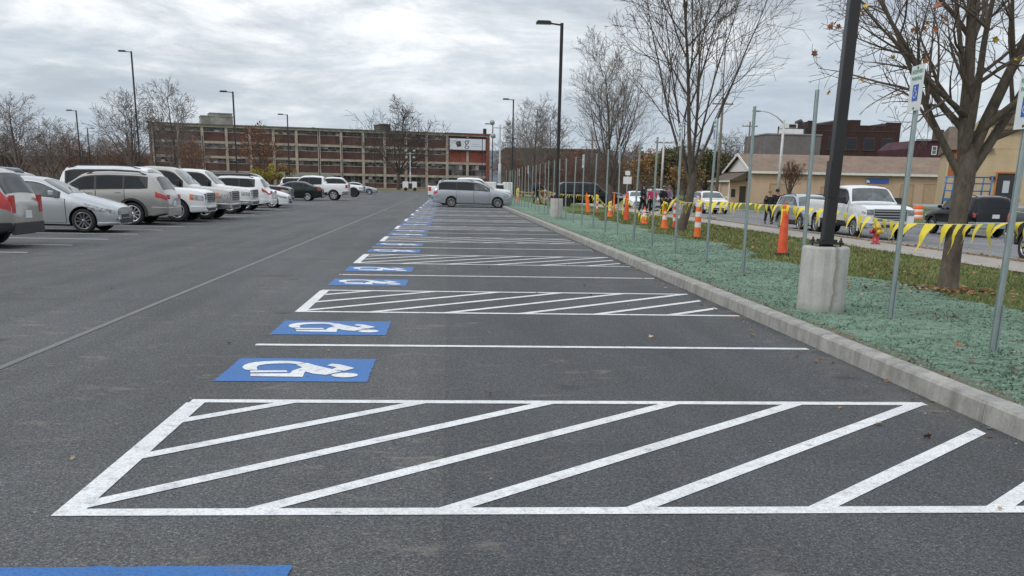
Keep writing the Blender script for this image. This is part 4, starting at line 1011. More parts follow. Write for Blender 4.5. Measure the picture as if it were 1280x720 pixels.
# blue lift frame
a=at(1188,250,80); b=at(1235,250,80); M_LB=mat('lift_blue',(.05,.16,.34),.5,var=.2,vs_=4)
t=thing('work_platform','blue tubular work platform parked on the grass beside the beige building','lift',((a.x+b.x)/2,80,.1)); hw_=(b.x-a.x)/2
q=MB(); 
for x in(-hw_,hw_): q.tube([(x,0,.5),(x+.12,0,2.75)],.07,6); q.tube([(x,1.3,.5),(x+.12,1.3,2.75)],.07,6)
for z in (2.7,2.2,1.6): q.tube([(-hw_,0,z),(hw_,0,z)],.055,6); q.tube([(-hw_,1.3,z),(hw_,1.3,z)],.055,6)
q.build('guard_frame',M_LB,t)
q=MB(); q.box(-hw_,hw_,-.05,1.35,.75,1.0); q.build('platform',M_LB,t)
for x in(-hw_+.3,hw_-.3):
    q=MB(); q.lathe([(.001,-.1),(.38,-.1),(.4,0),(.38,.1),(.001,.1)],16,0,Matrix.Translation((x,-.02,.36))@Matrix.Rotation(R(90),4,'X')); q.build('wheel',M_RUB,t)
# guard rail
M_RAIL=mat('rail_grey',(.42,.44,.45),.5,.4,var=.1)
t=thing('guard_rail','low grey metal guard rail behind the orange barrel and the black SUV','guard rail',(31.5,66,0),R(-3))
q=MB(); q.prism([(0,-.04,.45),(0,.03,.52),(0,-.04,.60),(0,.03,.68),(0,-.04,.75),(0,-.07,.6)],(14,0,0)); q.build('rail',M_RAIL,t)
for k in range(7): q=MB(); q.box(.5+k*2.1,.65+k*2.1,.04,.16,-.3,.7); q.build('post',M_RAIL,t)
# ================================================================== LAMP POSTS
def lamp_post(label,x,y,z,h,dirx=-1,arm=.45,sc=1.0,base=None,grp='black lamp posts'):
    t=thing('lamp_post',label,'lamp post',(x,y,z),0,grp); w_=.065*sc
    z0=0
    q=MB(); q.prism([(-w_,-w_,z0),(w_,-w_,z0),(w_,w_,z0),(-w_,w_,z0)],(0,0,h-z0)); q.build('pole',M_BLK,t,bevel=.012)
    q=MB(); q.box(-.15,.15,-.15,.15,z0+.03,z0+.05); q.box(-.09,.09,-.09,.09,z0+.05,z0+.08); q.build('base_plate',M_BLK,t)
    for a in(-1,1):
        for b in(-1,1):
            q=MB(); q.tube([(a*.12,b*.12,z0-.02),(a*.12,b*.12,z0+.10)],.011,6); q.lathe([(.001,z0+.051),(.022,z0+.051),(.022,z0+.072),(.001,z0+.072)],6,0,None,False,(a*.12,b*.12,0)); q.build('anchor_bolt',M_CLAD,t)
    q=MB(); d=dirx; q.bar((0,0,h-.08),(d*arm,0,h-.03),.06,.06); q.build('arm',M_BLK,t)
    q=MB(); x0,x1=sorted((d*arm,d*(arm+.62))); q.prism([(x0,-.16,h-.06),(x1,-.16,h-.06),(x1,.16,h-.06),(x0,.16,h-.06)],(0,0,.09)); q.box(x0+.05,x1-.05,-.11,.11,h+.03,h+.07); q.build('lamp_head',M_BLK,t)
    q=MB(); q.box(x0+.08,x1-.08,-.11,.11,h-.068,h-.062); q.build('lens',mat('led_lens',(.5,.5,.48),.3),t)
    q=MB(); q.box(-w_-.012,w_*.2,-.07,.07,.55,.95); 
    q.build('hand_hole_cover',M_BLK,t)
    return t
def conc_base(label,x,y,z,h=.76):
    q=MB(); q.lathe([(.268,-.25),(.268,h-.03),(.258,h-.008),(.238,h),(.001,h)],40); o=q.build('lamp_base',M_CBASE,None,ang=60); o.location=(x,y,z); tag(o,label,'concrete base','concrete lamp post bases'); o.name='concrete_footing'
    return o
def cbase_mat():
    m,t,b=newmat('cast_concrete'); tcn=t.nodes.new('ShaderNodeTexCoord'); v=tcn.outputs['Object']
    sp=t.nodes.new('ShaderNodeSeparateXYZ'); t.links.new(v,sp.inputs[0])
    a=nnoise(t,v,4,8,.7); f=nnoise(t,v,70,4,.7); s=nnoise(t,nmap(t,v,(7,7,.5)),1.3,6,.65)
    c=nmix(t,1.0,(.40,.395,.37),nramp(t,a,[(.3,.82),(.7,1.12)]),'MULTIPLY'); c=nmix(t,1.0,c,nramp(t,f,[(.3,.88),(.7,1.08)]),'MULTIPLY'); c=nmix(t,1.0,c,nramp(t,s,[(.34,.80),(.56,1.03)]),'MULTIPLY')
    # rust and grease run down the face from the anchor bolts
    w_=t.nodes.new('ShaderNodeMath'); w_.operation='ADD'; n=nnoise(t,nmap(t,v,(1,1,2)),2.5,5,.6); 
    mu=t.nodes.new('ShaderNodeMath'); mu.operation='MULTIPLY'; t.links.new(n,mu.inputs[0]); mu.inputs[1].default_value=.16
    t.links.new(mu.outputs[0],w_.inputs[0]); t.links.new(sp.outputs[0],w_.inputs[1])
    st_=nramp(t,w_.outputs[0],[(.085,0.0),(.105,.72),(.125,.5),(.17,0.0)])
    y=nramp(t,sp.outputs[1],[(0,1.0),(.02,0.0)])
    ff=nmix(t,1.0,st_,y,'MULTIPLY')
    c=nmix(t,ff,c,(.15,.125,.10))
    gr=nramp(t,sp.outputs[2],[(.03,.55),(.14,0.0)]); c=nmix(t,gr,c,(.16,.20,.16))
    t.links.new(c,b.inputs['Base Color']); b.inputs['Roughness'].default_value=.85; nbump(t,b,f,.3,.005); return m
M_CBASE=cbase_mat()
nb_=Vector((4.39,11.25,.125))
conc_base('large round concrete base of the nearest lamp post in the green verge',nb_.x,nb_.y,.11,.77)
lamp_post('nearest black square lamp post running out of the top of the picture',nb_.x,nb_.y,.11+.77,7.2,-1,.45,.95).rotation_euler=(0,R(.75),0)
conc_base('far concrete lamp base at the kerb among the small sign posts',4.72,43.3,.12,.85)
lamp_post('tall black lamp post left of the pale bare tree in the verge',4.72,43.3,.97,7.05,-1)
conc_base('farthest concrete lamp base beyond the silver minivan',4.9,103,.12,.85)
lamp_post('black lamp post rising just behind the nose of the silver minivan',at(640,230,103).x,103,.97,at(640,123,103).z-1.05,-1)
for i,(pb,yb_,pt,yt,Y,lb) in enumerate(((176,236,164,64,95,'tallest black lamp post on the left, above the taupe SUV'),(101,230,95,138,125,'black lamp post over the trees at far left, left of a shorter one'),(113,230,109,160,165,'short distant black lamp post just right of a taller one at far left'),
   (296,240,291,114.5,92,'black lamp post in front of the factory roof penthouse'),(361,238,359,143,125,'black lamp post in front of the middle of the factory'),(400,236,398,160,165,'distant lamp post in front of the factory over the lifted pickups'),
   (193,232,191,152,160,'dark lamp post in front of the left end of the factory'),(254,232,253,170,190,'short dark lamp post left of the factory penthouse'),(324,232,323,175,200,'short dark lamp post by the yellow bushes'),(468,232,468,170,205,'dark lamp post left of the dark bare tree at the factory'),
   (602,240,603,172,200,'dark lamp post crossing the right end of the factory sign'),(616,242,616,155,146,'black lamp post at the right corner of the factory'),(427,232,427,178,215,'short dark lamp post behind the white pickups'))):
    b=at(pb,yb_,Y); tp=at(pt,yt,Y); lamp_post(lb,tp.x,Y,0,tp.z,1 if i==2 else -1,.5)
# ================================================================== LIGHT TOWERS
def light_tower(label,px,Y,ptop,pybase):
    a=at(px,pybase,Y); tp=at(px,ptop,Y); t=thing('light_tower',label,'light tower',(a.x,Y,0),0,'white mobile light towers'); h=tp.z
    q=MB(); q.box(-1.5,-.35,-.8,.8,.45,1.75); q.box(.35,1.3,-.8,.8,.45,1.75); q.box(-.35,.35,-.6,.8,.45,1.6); q.build('cabinet',M_WHITE,t,bevel=.08)
    q=MB(); q.box(-.35,.35,-.83,-.62,.4,1.45); q.build('control_panel',M_CLAD,t)
    for x in (-.9,.9):
        q=MB(); q.lathe([(.001,-.12),(.34,-.12),(.36,0),(.34,.12),(.001,.12)],16,0,Matrix.Translation((x,-.75,.34))@Matrix.Rotation(R(90),4,'X')); q.build('wheel',M_RUB,t)
    q=MB(); q.tube([(0,0,1.4),(0,0,h*.45),(0,0,h*.45+.02),(0,0,h-.6)],[.16,.15,.09,.08],8); q.build('mast',M_RAIL,t)
    q=MB(); q.bar((-.8,0,h-.9),(.8,0,h-.9),.08,.08); q.build('crossbar',M_RAIL,t)
    for x,z in((-.8,.05),(.8,.05),(-.7,-1.2),(.75,-1.2)):
        q=MB(); q.lathe([(.08,-.2),(.26,0),(.27,.04),(.001,.04)],14,0,Matrix.Translation((x,-.1,h-.75+z+.3))@Matrix.Rotation(R(75),4,'X')@Matrix.Rotation(R(180),4,'X')); q.build('floodlight',mat('floodlight',(.30,.31,.31),.4,.3),t)
light_tower('white mobile light tower standing before the factory left of the minivan',513,200,186,238)
light_tower('tall light tower mast rising behind the silver minivan roof',624,101,148,250)
# ================================================================== SIGN POSTS
def words(n):
    o=ORD+['twenty-third','twenty-fourth','twenty-fifth','twenty-sixth','twenty-seventh','twenty-eighth','twenty-ninth','thirtieth','thirty-first','thirty-second','thirty-third','thirty-fourth']
    return o[n]
def text_mesh(txt,size,M,mb,mi=0):
    c=bpy.data.curves.new('txt','FONT'); c.body=txt; c.size=size; c.align_x='CENTER'; c.align_y='CENTER'; c.extrude=.0006; c.resolution_u=2
    o=bpy.data.objects.new('txt',c); col.objects.link(o); dg=bpy.context.evaluated_depsgraph_get(); me=o.evaluated_get(dg).to_mesh()
    mb.add([M@v.co for v in me.vertices],[tuple(p.vertices) for p in me.polygons],mi); o.to_mesh_clear(); bpy.data.objects.remove(o)
M_SGN=mat('sign_sheeting',(.66,.70,.68),.35,var=.06,vs_=6); M_SGREEN=mat('sign_green',(.03,.26,.15),.4); M_SBLUE=mat('sign_blue_field',(.02,.09,.42),.4)
PH=2.52
def sign_post(label,x,y,z,h,sign,lean,grp='steel sign posts along the kerb'):
    t=thing('sign_post',label,'sign post',(x,y,z),lean[2],grp); t.rotation_euler=(lean[0],lean[1],lean[2])
    w_=.038
    # U-channel section, open side towards the verge
    pr=[(-.014,-w_,-.1),(.0,-w_,-.1),(.022,-.018,-.1),(.022,.018,-.1),(0,w_,-.1),(-.014,w_,-.1),(-.014,w_-.006,-.1),(-.004,w_-.008,-.1),(.017,.014,-.1),(.017,-.014,-.1),(-.004,-w_+.008,-.1),(-.014,-w_+.006,-.1)]
    q=MB(); q.prism(pr,(0,0,h+.1)); 
    q.build('channel',M_GALV,t)
    q=MB(); q.bar((.03,.0,-.05),(.03,.0,.42),.05,.02); q.build('ground_stub',M_GALV,t)
    if sign:
        zc=h-.24; q=MB(); q.box(-.031,-.026,-.15,.15,zc-.23,zc+.23,0); pl=q.build('sign_plate',M_SGN,t,bevel=.0015)
        Mx=Matrix.Translation((-.0335,0,zc))@Matrix.Rotation(R(-90),4,'Z')@Matrix.Rotation(R(90),4,'X')
        q=MB(); text_mesh('RESERVED',.055,Mx@Matrix.Translation((0,.165,0)),q); q.build('lettering',M_SGREEN,pl)
        q=MB(); text_mesh('PARKING',.055,Mx@Matrix.Translation((0,.095,0)),q); q.build('lettering',M_SGREEN,pl)
        q=MB(); q.box(-.034,-.0315,-.062,.062,zc-.13,zc+.035); bf=q.build('blue_symbol_field',M_SBLUE,pl)
        q=MB(); Ms=Mx@Matrix.Translation((0,-.048,.0022))
        def P2(l): q.add([Ms@Vector((a,b,0)) for a,b in l],[tuple(range(len(l)))])
        P2([(.012*math.cos(i*.63)-.008,.055+.012*math.sin(i*.63)) for i in range(10)])
        P2([(-.014,.04),(-.002,.04),(.0,.008),(.026,.006),(.036,-.034),(.046,-.030),(.036,.0),(.032,.016),(.004,.018),(-.012,.018)])
        n=16; o=[(-.006+.036*math.cos(2.2+4.4*i/n),-.018+.036*math.sin(2.2+4.4*i/n)) for i in range(n+1)]; i2=[(-.006+.027*math.cos(2.2+4.4*i/n),-.018+.027*math.sin(2.2+4.4*i/n)) for i in range(n+1)]
        q.add([Ms@Vector((a,b,0)) for a,b in o+i2],[(i,i+1,n+2+i,n+1+i) for i in range(n)]); q.build('wheelchair_symbol',M_SGN,bf)
        for zz_ in (zc+.205,zc-.205): q=MB(); q.lathe([(.012,0),(.012,.006),(.001,.008)],8,0,Matrix.Translation((-.031,0,zz_))@Matrix.Rotation(R(-90),4,'Y')); q.build('bolt',M_CLAD,pl)
    return t
ysp=[8.35,10.61,13.37,16.26,18.67,20.84,23.6,26.1,28.7,31.0,33.7]+[33.7+2.5*i for i in range(1,21)]
sgn={0,1,4,5,8,11,14,17,21,24}
rr=random.Random(11)
for i,y in enumerate(ysp):
    h=PH+rr.uniform(-.05,.05)-(0 if i<9 else .02)
    if i in (1,): h=2.66
    if i==0: h=2.64
    if i in sgn: lb='steel post with accessible parking sign, %s post counting from the nearest'%words(i)
    else: lb='bare galvanised steel post without sign, %s post counting from the nearest'%words(i)
    ln=(R(rr.uniform(-1.2,1.2)),R(rr.uniform(-1.0,1.2)),R(rr.uniform(-6,6)))
    bx=4.9+rr.uniform(-.04,.04)
    if i<6:      # measured tilt of the nearest posts
        pq=((1240,440,1294,88),(1112,398,1153,80),(1000,365,1022,112),(928,342,943,133),(882,328,897,148),(843,318,853,153))[i]
        bx=gp(pq[0],pq[1],.12).x; y=gp(pq[0],pq[1],.12).y; tt_=at(pq[2],pq[3],y); h=math.hypot(tt_.x-bx,tt_.z-.12); ln=(ln[0]*.4,math.atan2(tt_.x-bx,tt_.z-.12),ln[2]*(0 if i<2 else 1))
    sign_post(lb,bx,y,.12,h,i in sgn,ln)
# ================================================================== TRAFFIC MARKERS
M_OR1=mat('cone_orange',(.82,.16,.03),.5,var=.15,vs_=5); M_ORR=mat('faded_orange_red',(.72,.10,.035),.55,var=.2,vs_=5); M_WB=mat('reflective_white',(.66,.66,.65),.4,var=.08,vs_=9)
def tall_marker(label,x,y,z,h=1.07,stripes=True,lean=0,mtl=None,r0=.062):
    t=thing('channelizer_marker',label,'traffic marker',(x,y,z),0,'orange traffic markers on the verge'); t.rotation_euler=(lean*.6,lean,0)
    m_=mtl or M_OR1
    q=MB(); q.lathe([(.001,0),(.19,0),(.20,.01),(.19,.045),(.09,.06),(.085,.07)],8); q.build('base',M_RUB,t)
    q=MB(); rt=r0*.62 if not stripes else r0*.95
    f=lambda u:r0+(rt-r0)*u
    bands=[0,.28,.42,.58,.72,.86,1] if stripes else [0,1]
    for i in range(len(bands)-1):
        a,b=bands[i],bands[i+1]; q.lathe([(f(a),.05+(h-.05)*a),(f(b),.05+(h-.05)*b)],16,i%2,cap=False)
    q.lathe([(rt,h),(rt*.8,h+.02),(.02,h+.03),(.02,h+.08),(.035,h+.10),(.001,h+.12)],12); q.build('tube',[m_,M_WB],t); return t
def cone(label,x,y,z,h=.71,collar=True,lean=0,mtl=None):
    t=thing('traffic_cone',label,'traffic cone',(x,y,z),0,'orange traffic cones on the verge'); t.rotation_euler=(0,lean,0); m_=mtl or M_OR1
    q=MB(); q.prism([(-.18,-.18,0),(.18,-.18,0),(.18,.18,0),(-.18,.18,0)],(0,0,.035)); q.build('base',m_,t,bevel=.01)
    f=lambda u:.135-.107*u
    q=MB()
    for a,b,mi in ((0,.42,0),(.42,.62,1 if collar else 0),(.62,.70,0),(.70,.82,1 if collar else 0),(.82,1,0)): q.lathe([(f(a),.035+h*a),(f(b),.035+h*b)],18,mi,cap=False)
    q.lathe([(.028,h+.035),(.022,h+.04)],12); q.build('cone_body',[m_,M_WB],t); return t
V=lambda px,py,z=.03: gp(px,py,z)
MK=[]
def addm(f,label,px,py,z,**k):
    g=gp(px,py,z); t=f(label,g.x,g.y,vz(g.x),**k); MK.append(t); return Vector((g.x,g.y,vz(g.x)))
cK=addm(tall_marker,'plain orange tall marker nearest the camera, wrapped in yellow tape at its tip',977,320,.03,stripes=False,h=1.08,r0=.115,mtl=M_ORR)
cJ=addm(tall_marker,'orange and white banded marker beside the second bare tree',871,300,.03,h=1.06,r0=.095)
cI=addm(tall_marker,'thin red and white banded marker just left of the second bare tree',842,287,.03,h=.95,r0=.05,mtl=M_ORR)
cG=addm(cone,'orange cone with white collar buried in yellow tape left of the second bare tree',830,286.5,.03,h=.72)
cF=addm(cone,'orange cone with white collar in front of the person in pink',805,280.5,.03,h=.66)
cE=addm(tall_marker,'plain orange tall marker with tape bundle left of the people',782.5,276.7,.03,stripes=False,h=1.12,r0=.12,mtl=M_ORR)
cC=addm(cone,'orange cone tangled in tape in front of the dark SUV front end',762,271.5,.05,h=.7)
cB=addm(tall_marker,'red and white banded marker before the dark SUV',746,267.5,.05,h=.95,r0=.06,mtl=M_ORR)
cA=addm(tall_marker,'plain orange leaning marker right of the far concrete lamp base',735.5,266.5,.05,stripes=False,h=1.0,r0=.13,lean=-.12)
cD=addm(tall_marker,'slim orange marker behind the cone by the dark SUV',767,265,.05,stripes=False,h=1.1,r0=.07)
c3=addm(tall_marker,'distant orange banded marker behind the bending worker, right one of two',681,255,.1,h=1.1,r0=.10)
c2=addm(tall_marker,'distant orange banded marker behind the bending worker, left one of two',673.5,254.5,.1,h=1.0,r0=.14)
c1=addm(cone,'distant orange cone between the minivan nose and the bending worker',647,250.5,.1,h=.9)
# yellow pennant lines
M_YEL=mat('pennant_yellow',(.86,.67,.035),.55,var=.1,vs_=7); M_STR=mat('white_string',(.6,.6,.58),.8); M_BLKT=mat('tape_black',(.03,.03,.03),.6)
def pennants(label,pts,sag=.08,sp=.44,size=1.0,seed=1,wind=-1):
    rr=random.Random(seed); t=thing('pennant_line',label,'pennant line',pts[0],0,'yellow pennant lines strung along the verge'); o=Vector(pts[0])
    path=[]
    for a,b in zip(pts,pts[1:]):
        a,b=Vector(a)-o,Vector(b)-o; n=max(6,int((b-a).length/.2))
        for i in range(n): u=i/n; p=a.lerp(b,u); p.z-=sag*(b-a).length/4*4*u*(1-u); path.append(p)
    path.append(Vector(pts[-1])-o)
    q=MB(); q.tube(path,.006,5); q.build('string',M_STR,t)
    d=0; nxt=.15
    for p,p2 in zip(path,path[1:]):
        l=(p2-p).length
        while nxt<d+l:
            u=(nxt-d)/l; c=p.lerp(p2,u); dr=(p2-p).normalized(); s_=size*rr.uniform(.85,1.1)
            wnd=wind*rr.uniform(.35,1.15); out=rr.uniform(-.16,.16); dn=math.sqrt(max(.22,1-wnd*wnd*.7))
            a=c-dr*.15*s_; b=c+dr*.15*s_; side=Vector((dr.y,-dr.x,0))
            tip=c+dr*wnd*.40*s_+Vector((0,0,-.42*s_*dn))+side*out
            q=MB(); N_=5; vs=[]
            for k in range(N_+1):
                v=k/N_; L_=a.lerp(tip,v); R_=b.lerp(tip,v); bow=side*math.sin(v*5+rr.random()*.6)*.03
                wd=1 if k<N_ else .15
                m_=(L_+R_)/2; vs+= [m_+(L_-m_)*wd+bow,m_+(R_-m_)*wd+bow+side*.015]
            q.add(vs,[(2*k,2*k+1,2*k+3,2*k+2) for k in range(N_)],0,True); q.build('pennant',M_YEL,t)
            nxt+=sp*rr.uniform(.85,1.15)
        d+=l
    return t
top=lambda c,h:(c.x,c.y,c.z+h)
tr=Vector((7.5,14.22,1.06))
pennants('yellow pennant line from the nearest tall orange marker past the near tree trunk',[top(cK,1.12),at(1040,262,20.0),at(1092,272,17.5),at(1140,279,15.5),tuple(tr),at(1245,279,12.6),at(1300,276,11.2)],sag=.02,sp=.46,seed=4,size=1.05)
pennants('yellow pennant line between the banded marker and the nearest tall orange marker',[top(cJ,1.08),at(905,252,27.5),at(940,254,25),top(cK,1.12)],sag=.03,sp=.42,seed=7)
pennants('yellow pennant line drooping between the cone by the people and the banded marker',[top(cE,1.0),top(cF,.30),top(cG,.80),top(cI,1.1),top(cJ,1.08)],sag=.05,sp=.42,seed=9)
pennants('yellow pennant line looping over the cones by the dark SUV',[top(cA,1.0),top(cB,.95),top(cC,.5),top(cE,1.05)],sag=.06,sp=.42,seed=12)
pennants('distant yellow pennant line beyond the far concrete lamp base',[top(c1,.9),top(c2,1.0),top(c3,1.1),(8.2,62,1.0),top(cA,1.0)],sag=.03,sp=.55,seed=15)
def bundle(label,c,h,n,seed,L_=.5):
    rr=random.Random(seed); q=MB()
    n=int(n*.55); L_*=.75
    for k in range(n):
        a=rr.uniform(0,6.28); p=Vector((rr.uniform(-.06,.06),rr.uniform(-.06,.06),h-rr.uniform(0,.15))); d=Vector((math.cos(a)*.30,math.sin(a)*.30,0)); s=Vector((-math.sin(a),math.cos(a),0))*.024
        vs=[]; N_=7; l=L_*rr.uniform(.5,1.2)
        for i in range(N_+1):
            u=i/N_; pp=p+d*math.sin(u*2)*.7*l+Vector((0,0,.10*math.sin(u*3.1)-u*u*l)); tw=math.sin(u*5+a)*.5; s2=s*math.cos(tw)+Vector((0,0,.04))*math.sin(tw); vs+=[pp-s2,pp+s2]
        q.add(vs,[(2*i,2*i+1,2*i+3,2*i+2) for i in range(N_)],0,True)
    # knot that ties the ribbons together
    q.lathe([(.001,-.05),(.07,-.03),(.085,0),(.07,.04),(.001,.06)],8,0,None,True,(0,0,h-.05))
    o=q.build('tape_bundle',M_YEL); o.location=c; tag(o,label,'caution tape','bundles of yellow caution tape')
bundle('knot of yellow tape hanging on the nearest tall orange marker',cK,1.05,10,3,.55)
bundle('tangle of yellow tape over the cone left of the second bare tree',cG,.95,18,4,.8)
bundle('tangle of yellow tape hanging from the marker left of the people',cE,1.0,14,5,.8)
bundle('tangle of yellow tape over the cone by the dark SUV',cC,.75,14,6,.6)
bundle('yellow tape hanging on the slim red and white marker by the dark SUV',cB,1.0,14,7,.8)
bundle('small yellow tape knot on the banded marker by the second bare tree',cJ,1.1,8,8,.35)
bundle('yellow tape on the distant right marker behind the worker',c3,1.15,14,9,1.0)
bundle('yellow tape blob on the farthest orange cone by the minivan nose',c1,1.1,14,10,.8)
# hydrant
M_HRED=mat('hydrant_red',(.34,.02,.025),.4,var=.15,vs_=6,coat=.3); M_HYEL=mat('hydrant_yellow',(.62,.42,.04),.45)
g=gp(1094,305,-.12); t=thing('fire_hydrant','red fire hydrant with yellow cap at the far edge of the grass','fire hydrant',(g.x,g.y,vz(g.x)))
q=MB(); q.lathe([(.001,0),(.15,0),(.15,.05),(.105,.06),(.10,.40),(.13,.42),(.13,.47),(.115,.50)],18); q.build('barrel',M_HRED,t)
q=MB(); q.lathe([(.135,.50),(.13,.56),(.09,.64),(.04,.67),(.035,.72),(.001,.72)],18); q.build('bonnet',M_HYEL,t)
for a in (R(180),R(0),R(-90)):
    q=MB(); M=Matrix.Rotation(a,4,'Z')@Matrix.Translation((.09,0,.40))@Matrix.Rotation(R(90),4,'Y'); q.lathe([(.06,0),(.06,.07),(.075,.075),(.075,.11),(.03,.12),(.03,.15),(.001,.15)],12,0,M); q.build('outlet_cap',M_HRED if a==R(180) else M_HYEL,t)
# drum barrel
g=gp(1146,277,-.3); Yb_=58.0; p=at(1146,276,Yb_); t=thing('traffic_barrel','orange and white banded traffic barrel by the far street kerb','traffic barrel',(p.x,Yb_,-.22))
q=MB()
for i,(a,b,mi) in enumerate(((.06,.28,0),(.28,.44,1),(.44,.60,0),(.60,.76,1),(.76,1.0,0))): q.lathe([(.32-.05*a,a),(.325-.05*a,a+.01),(.32-.05*b,b-.01),(.31-.05*b,b)],22,mi,cap=(i==4))
q.build('drum',[M_OR1,M_WB],t); q=MB(); q.lathe([(.001,0),(.42,0),(.42,.06),(.3,.07)],18); q.build('base',M_RUB,t)
# cobra street lamp
Yc=86; b=at(970.5,262,Yc); tp=at(981,150,Yc); hd=at(951,138.5,Yc)
t=thing('street_lamp','pale grey street lamp with long curved arm before the tan building','street lamp',(b.x,Yc,-.1)); hh=tp.z+.1
M_PG=mat('pale_pole_metal',(.48,.49,.48),.5,.3,var=.1)
q=MB(); q.tube([(0,0,0),(0,0,hh*.5),(0,0,hh)],[.16,.13,.10],10); q.build('pole',M_PG,t)
dx=hd.x-tp.x; dz=hd.z-tp.z
q=MB(); q.tube([(0,0,hh-.3),(dx*.3,0,hh-.3+ .55),(dx*.65,0,hh+dz*.85),(dx,0,hh+dz)],[.06,.05,.045,.04],8); q.build('arm',M_PG,t)
q=MB(); q.lathe([(.001,-.4),(.10,-.38),(.16,-.05),(.14,.25),(.07,.38),(.001,.4)],10,0,Matrix.Translation((dx-.3,0,hh+dz-.02))@Matrix.Rotation(R(90),4,'Y')@Matrix.Diagonal((.5,1,1,1))); q.build('lamp_head',mat('lamp_head_grey',(.30,.31,.31),.5),t)
# utility poles
M_WOOD=mat('weathered_wood',(.16,.135,.11),.9,var=.3,vs_=3)
for px,py,Y,tpy,lb in ((895,250,104,122,'tall grey wooden utility pole behind the white car on the street'),(931,240,140,152,'short dark utility pole left of the grey building'),(826,246,125,172,'pale slim pole behind the people on the sidewalk'),(738,244,150,170,'grey pole with side arm beyond the dark SUV')):
    b=at(px,py,Y); tp=at(px,tpy,Y); t=thing('utility_pole',lb,'utility pole',(b.x,Y,-.2)); h=tp.z+.2
    q=MB(); q.tube([(0,0,0),(0,0,h*.5),(0,0,h)],[.17,.15,.12],8); q.build('pole',M_WOOD if 'slim' not in lb else M_PG,t)
    q=MB(); q.bar((-1.1,0,h-.6),(1.1,0,h-.6),.12,.12); q.build('crossarm',M_WOOD,t)
    for x in(-1,-.4,.4,1): q=MB(); q.lathe([(.03,h-.54),(.05,h-.48),(.04,h-.4),(.001,h-.38)],6,0,None,True,(x,0,0)); q.build('insulator',M_PENT,t)
# street sign beyond the people
b=at(783,250,100); t=thing('street_sign','small white street sign on a thin post behind the orange markers','sign',(b.x,100,-.1))
q=MB(); q.tube([(0,0,0),(0,0,3.2)],.04,6); q.build('post',M_PG,t); q=MB(); q.box(-.42,.42,-.08,-.05,1.9,2.6); q.build('sign_plate',M_WHITE,t); q=MB(); q.box(-.25,.25,-.08,-.05,2.75,3.15); q.build('upper_plate',M_WHITE,t)
# ================================================================== TREES
def bark(name,c):
    m,t,b=newmat(name); tcn=t.nodes.new('ShaderNodeTexCoord'); v=tcn.outputs['Object']
    n=nnoise(t,nmap(t,v,(1,1,.38)),17,8,.75,.9); n2=nnoise(t,v,2.5,5,.6)
    cc=nmix(t,1.0,c,nramp(t,n,[(.3,.5),(.7,1.5)]),'MULTIPLY'); cc=nmix(t,1.0,cc,nramp(t,n2,[(.3,.75),(.7,1.2)]),'MULTIPLY')
    t.links.new(cc,b.inputs['Base Color']); b.inputs['Roughness'].default_value=.95; nbump(t,b,n,.9,.02); return m
M_BARK=bark('maple_bark',(.112,.091,.07)); M_BARK2=bark('dark_bark',(.095,.077,.064)); M_TWIG=mat('twig',(.115,.086,.068),.9); M_TWIGG=mat('grey_twig',(.165,.14,.122),.9)
M_TWIGR=mat('reddish_twig',(.155,.085,.06),.9); M_TWIGD=mat('dark_twig',(.085,.07,.06),.9)
M_LEAFY=mat('yellow_leaf',(.42,.30,.035),.6,var=.35,vs_=4); M_LEAFB=mat('brown_leaf',(.24,.10,.045),.7,var=.4,vs_=4); M_LEAFO=mat('ochre_leaf',(.26,.15,.045),.75,var=.4,vs_=.8); M_LEAFG=mat('olive_leaf',(.10,.095,.035),.8,var=.4,vs_=.8)
def grow(tb,cb,p,d,L_,r,lev,P,rr,tips,mi=0):
    n=P['seg'][lev]; pts=[p.copy()]; rad=[r]; dd=d.copy(); sl_=L_/n; wob=P['wob'][lev]
    for i in range(n):
        dd=(dd+Vector((rr.gauss(0,1),rr.gauss(0,1),rr.gauss(0,1)))*wob+Vector((0,0,1))*P['up'][lev]).normalized()
        pts.append(pts[-1]+dd*sl_); rad.append(max(P['rmin'],r*(1-(i+1)/n*P['tap'][lev])))
    tgt=tb if lev<P['tlev'] else cb
    tgt.tube(pts,rad,P['sides'][lev],0,caps=False)
    if lev+1>=len(P['seg']): tips.append((pts[-1],dd)); return
    k=P['kids'][lev]; k=int(k*rr.uniform(.8,1.2)+.5); az=rr.uniform(0,6.28)
    for j in range(k):
        u=P['start'][lev]+(1-P['start'][lev])*((j+rr.uniform(.2,.8))/k); f=u*n; i=min(n-1,int(f)); q=pts[i].lerp(pts[i+1],f-i); base=(pts[i+1]-pts[i]).normalized()
        az+=2.4+rr.uniform(-.4,.4); ang=R(P['ang'][lev])*rr.uniform(.75,1.25)
        x=base.orthogonal().normalized(); y=base.cross(x); nd=base*math.cos(ang)+(x*math.cos(az)+y*math.sin(az))*math.sin(ang)
        rl=rad[i]+(rad[i+1]-rad[i])*(f-i)
        grow(tb,cb,q,nd,L_*P['lr'][lev]*(1.15-.55*u)*rr.uniform(.75,1.2),min(rl*.75,rl*P['rr'][lev]+.001),lev+1,P,rr,tips)
    tips.append((pts[-1],dd))
DEF=dict(seg=[7,6,5,4,3],wob=[.05,.09,.12,.14,.15],up=[.03,.06,.05,.04,.03],tap=[.75,.8,.85,.85,.8],sides=[10,7,5,3,3],kids=[11,8,6,4],start=[.30,.15,.12,.1],ang=[42,45,48,50],lr=[.62,.52,.5,.5],rr=[.55,.55,.55,.6],rmin=.004,tlev=2)
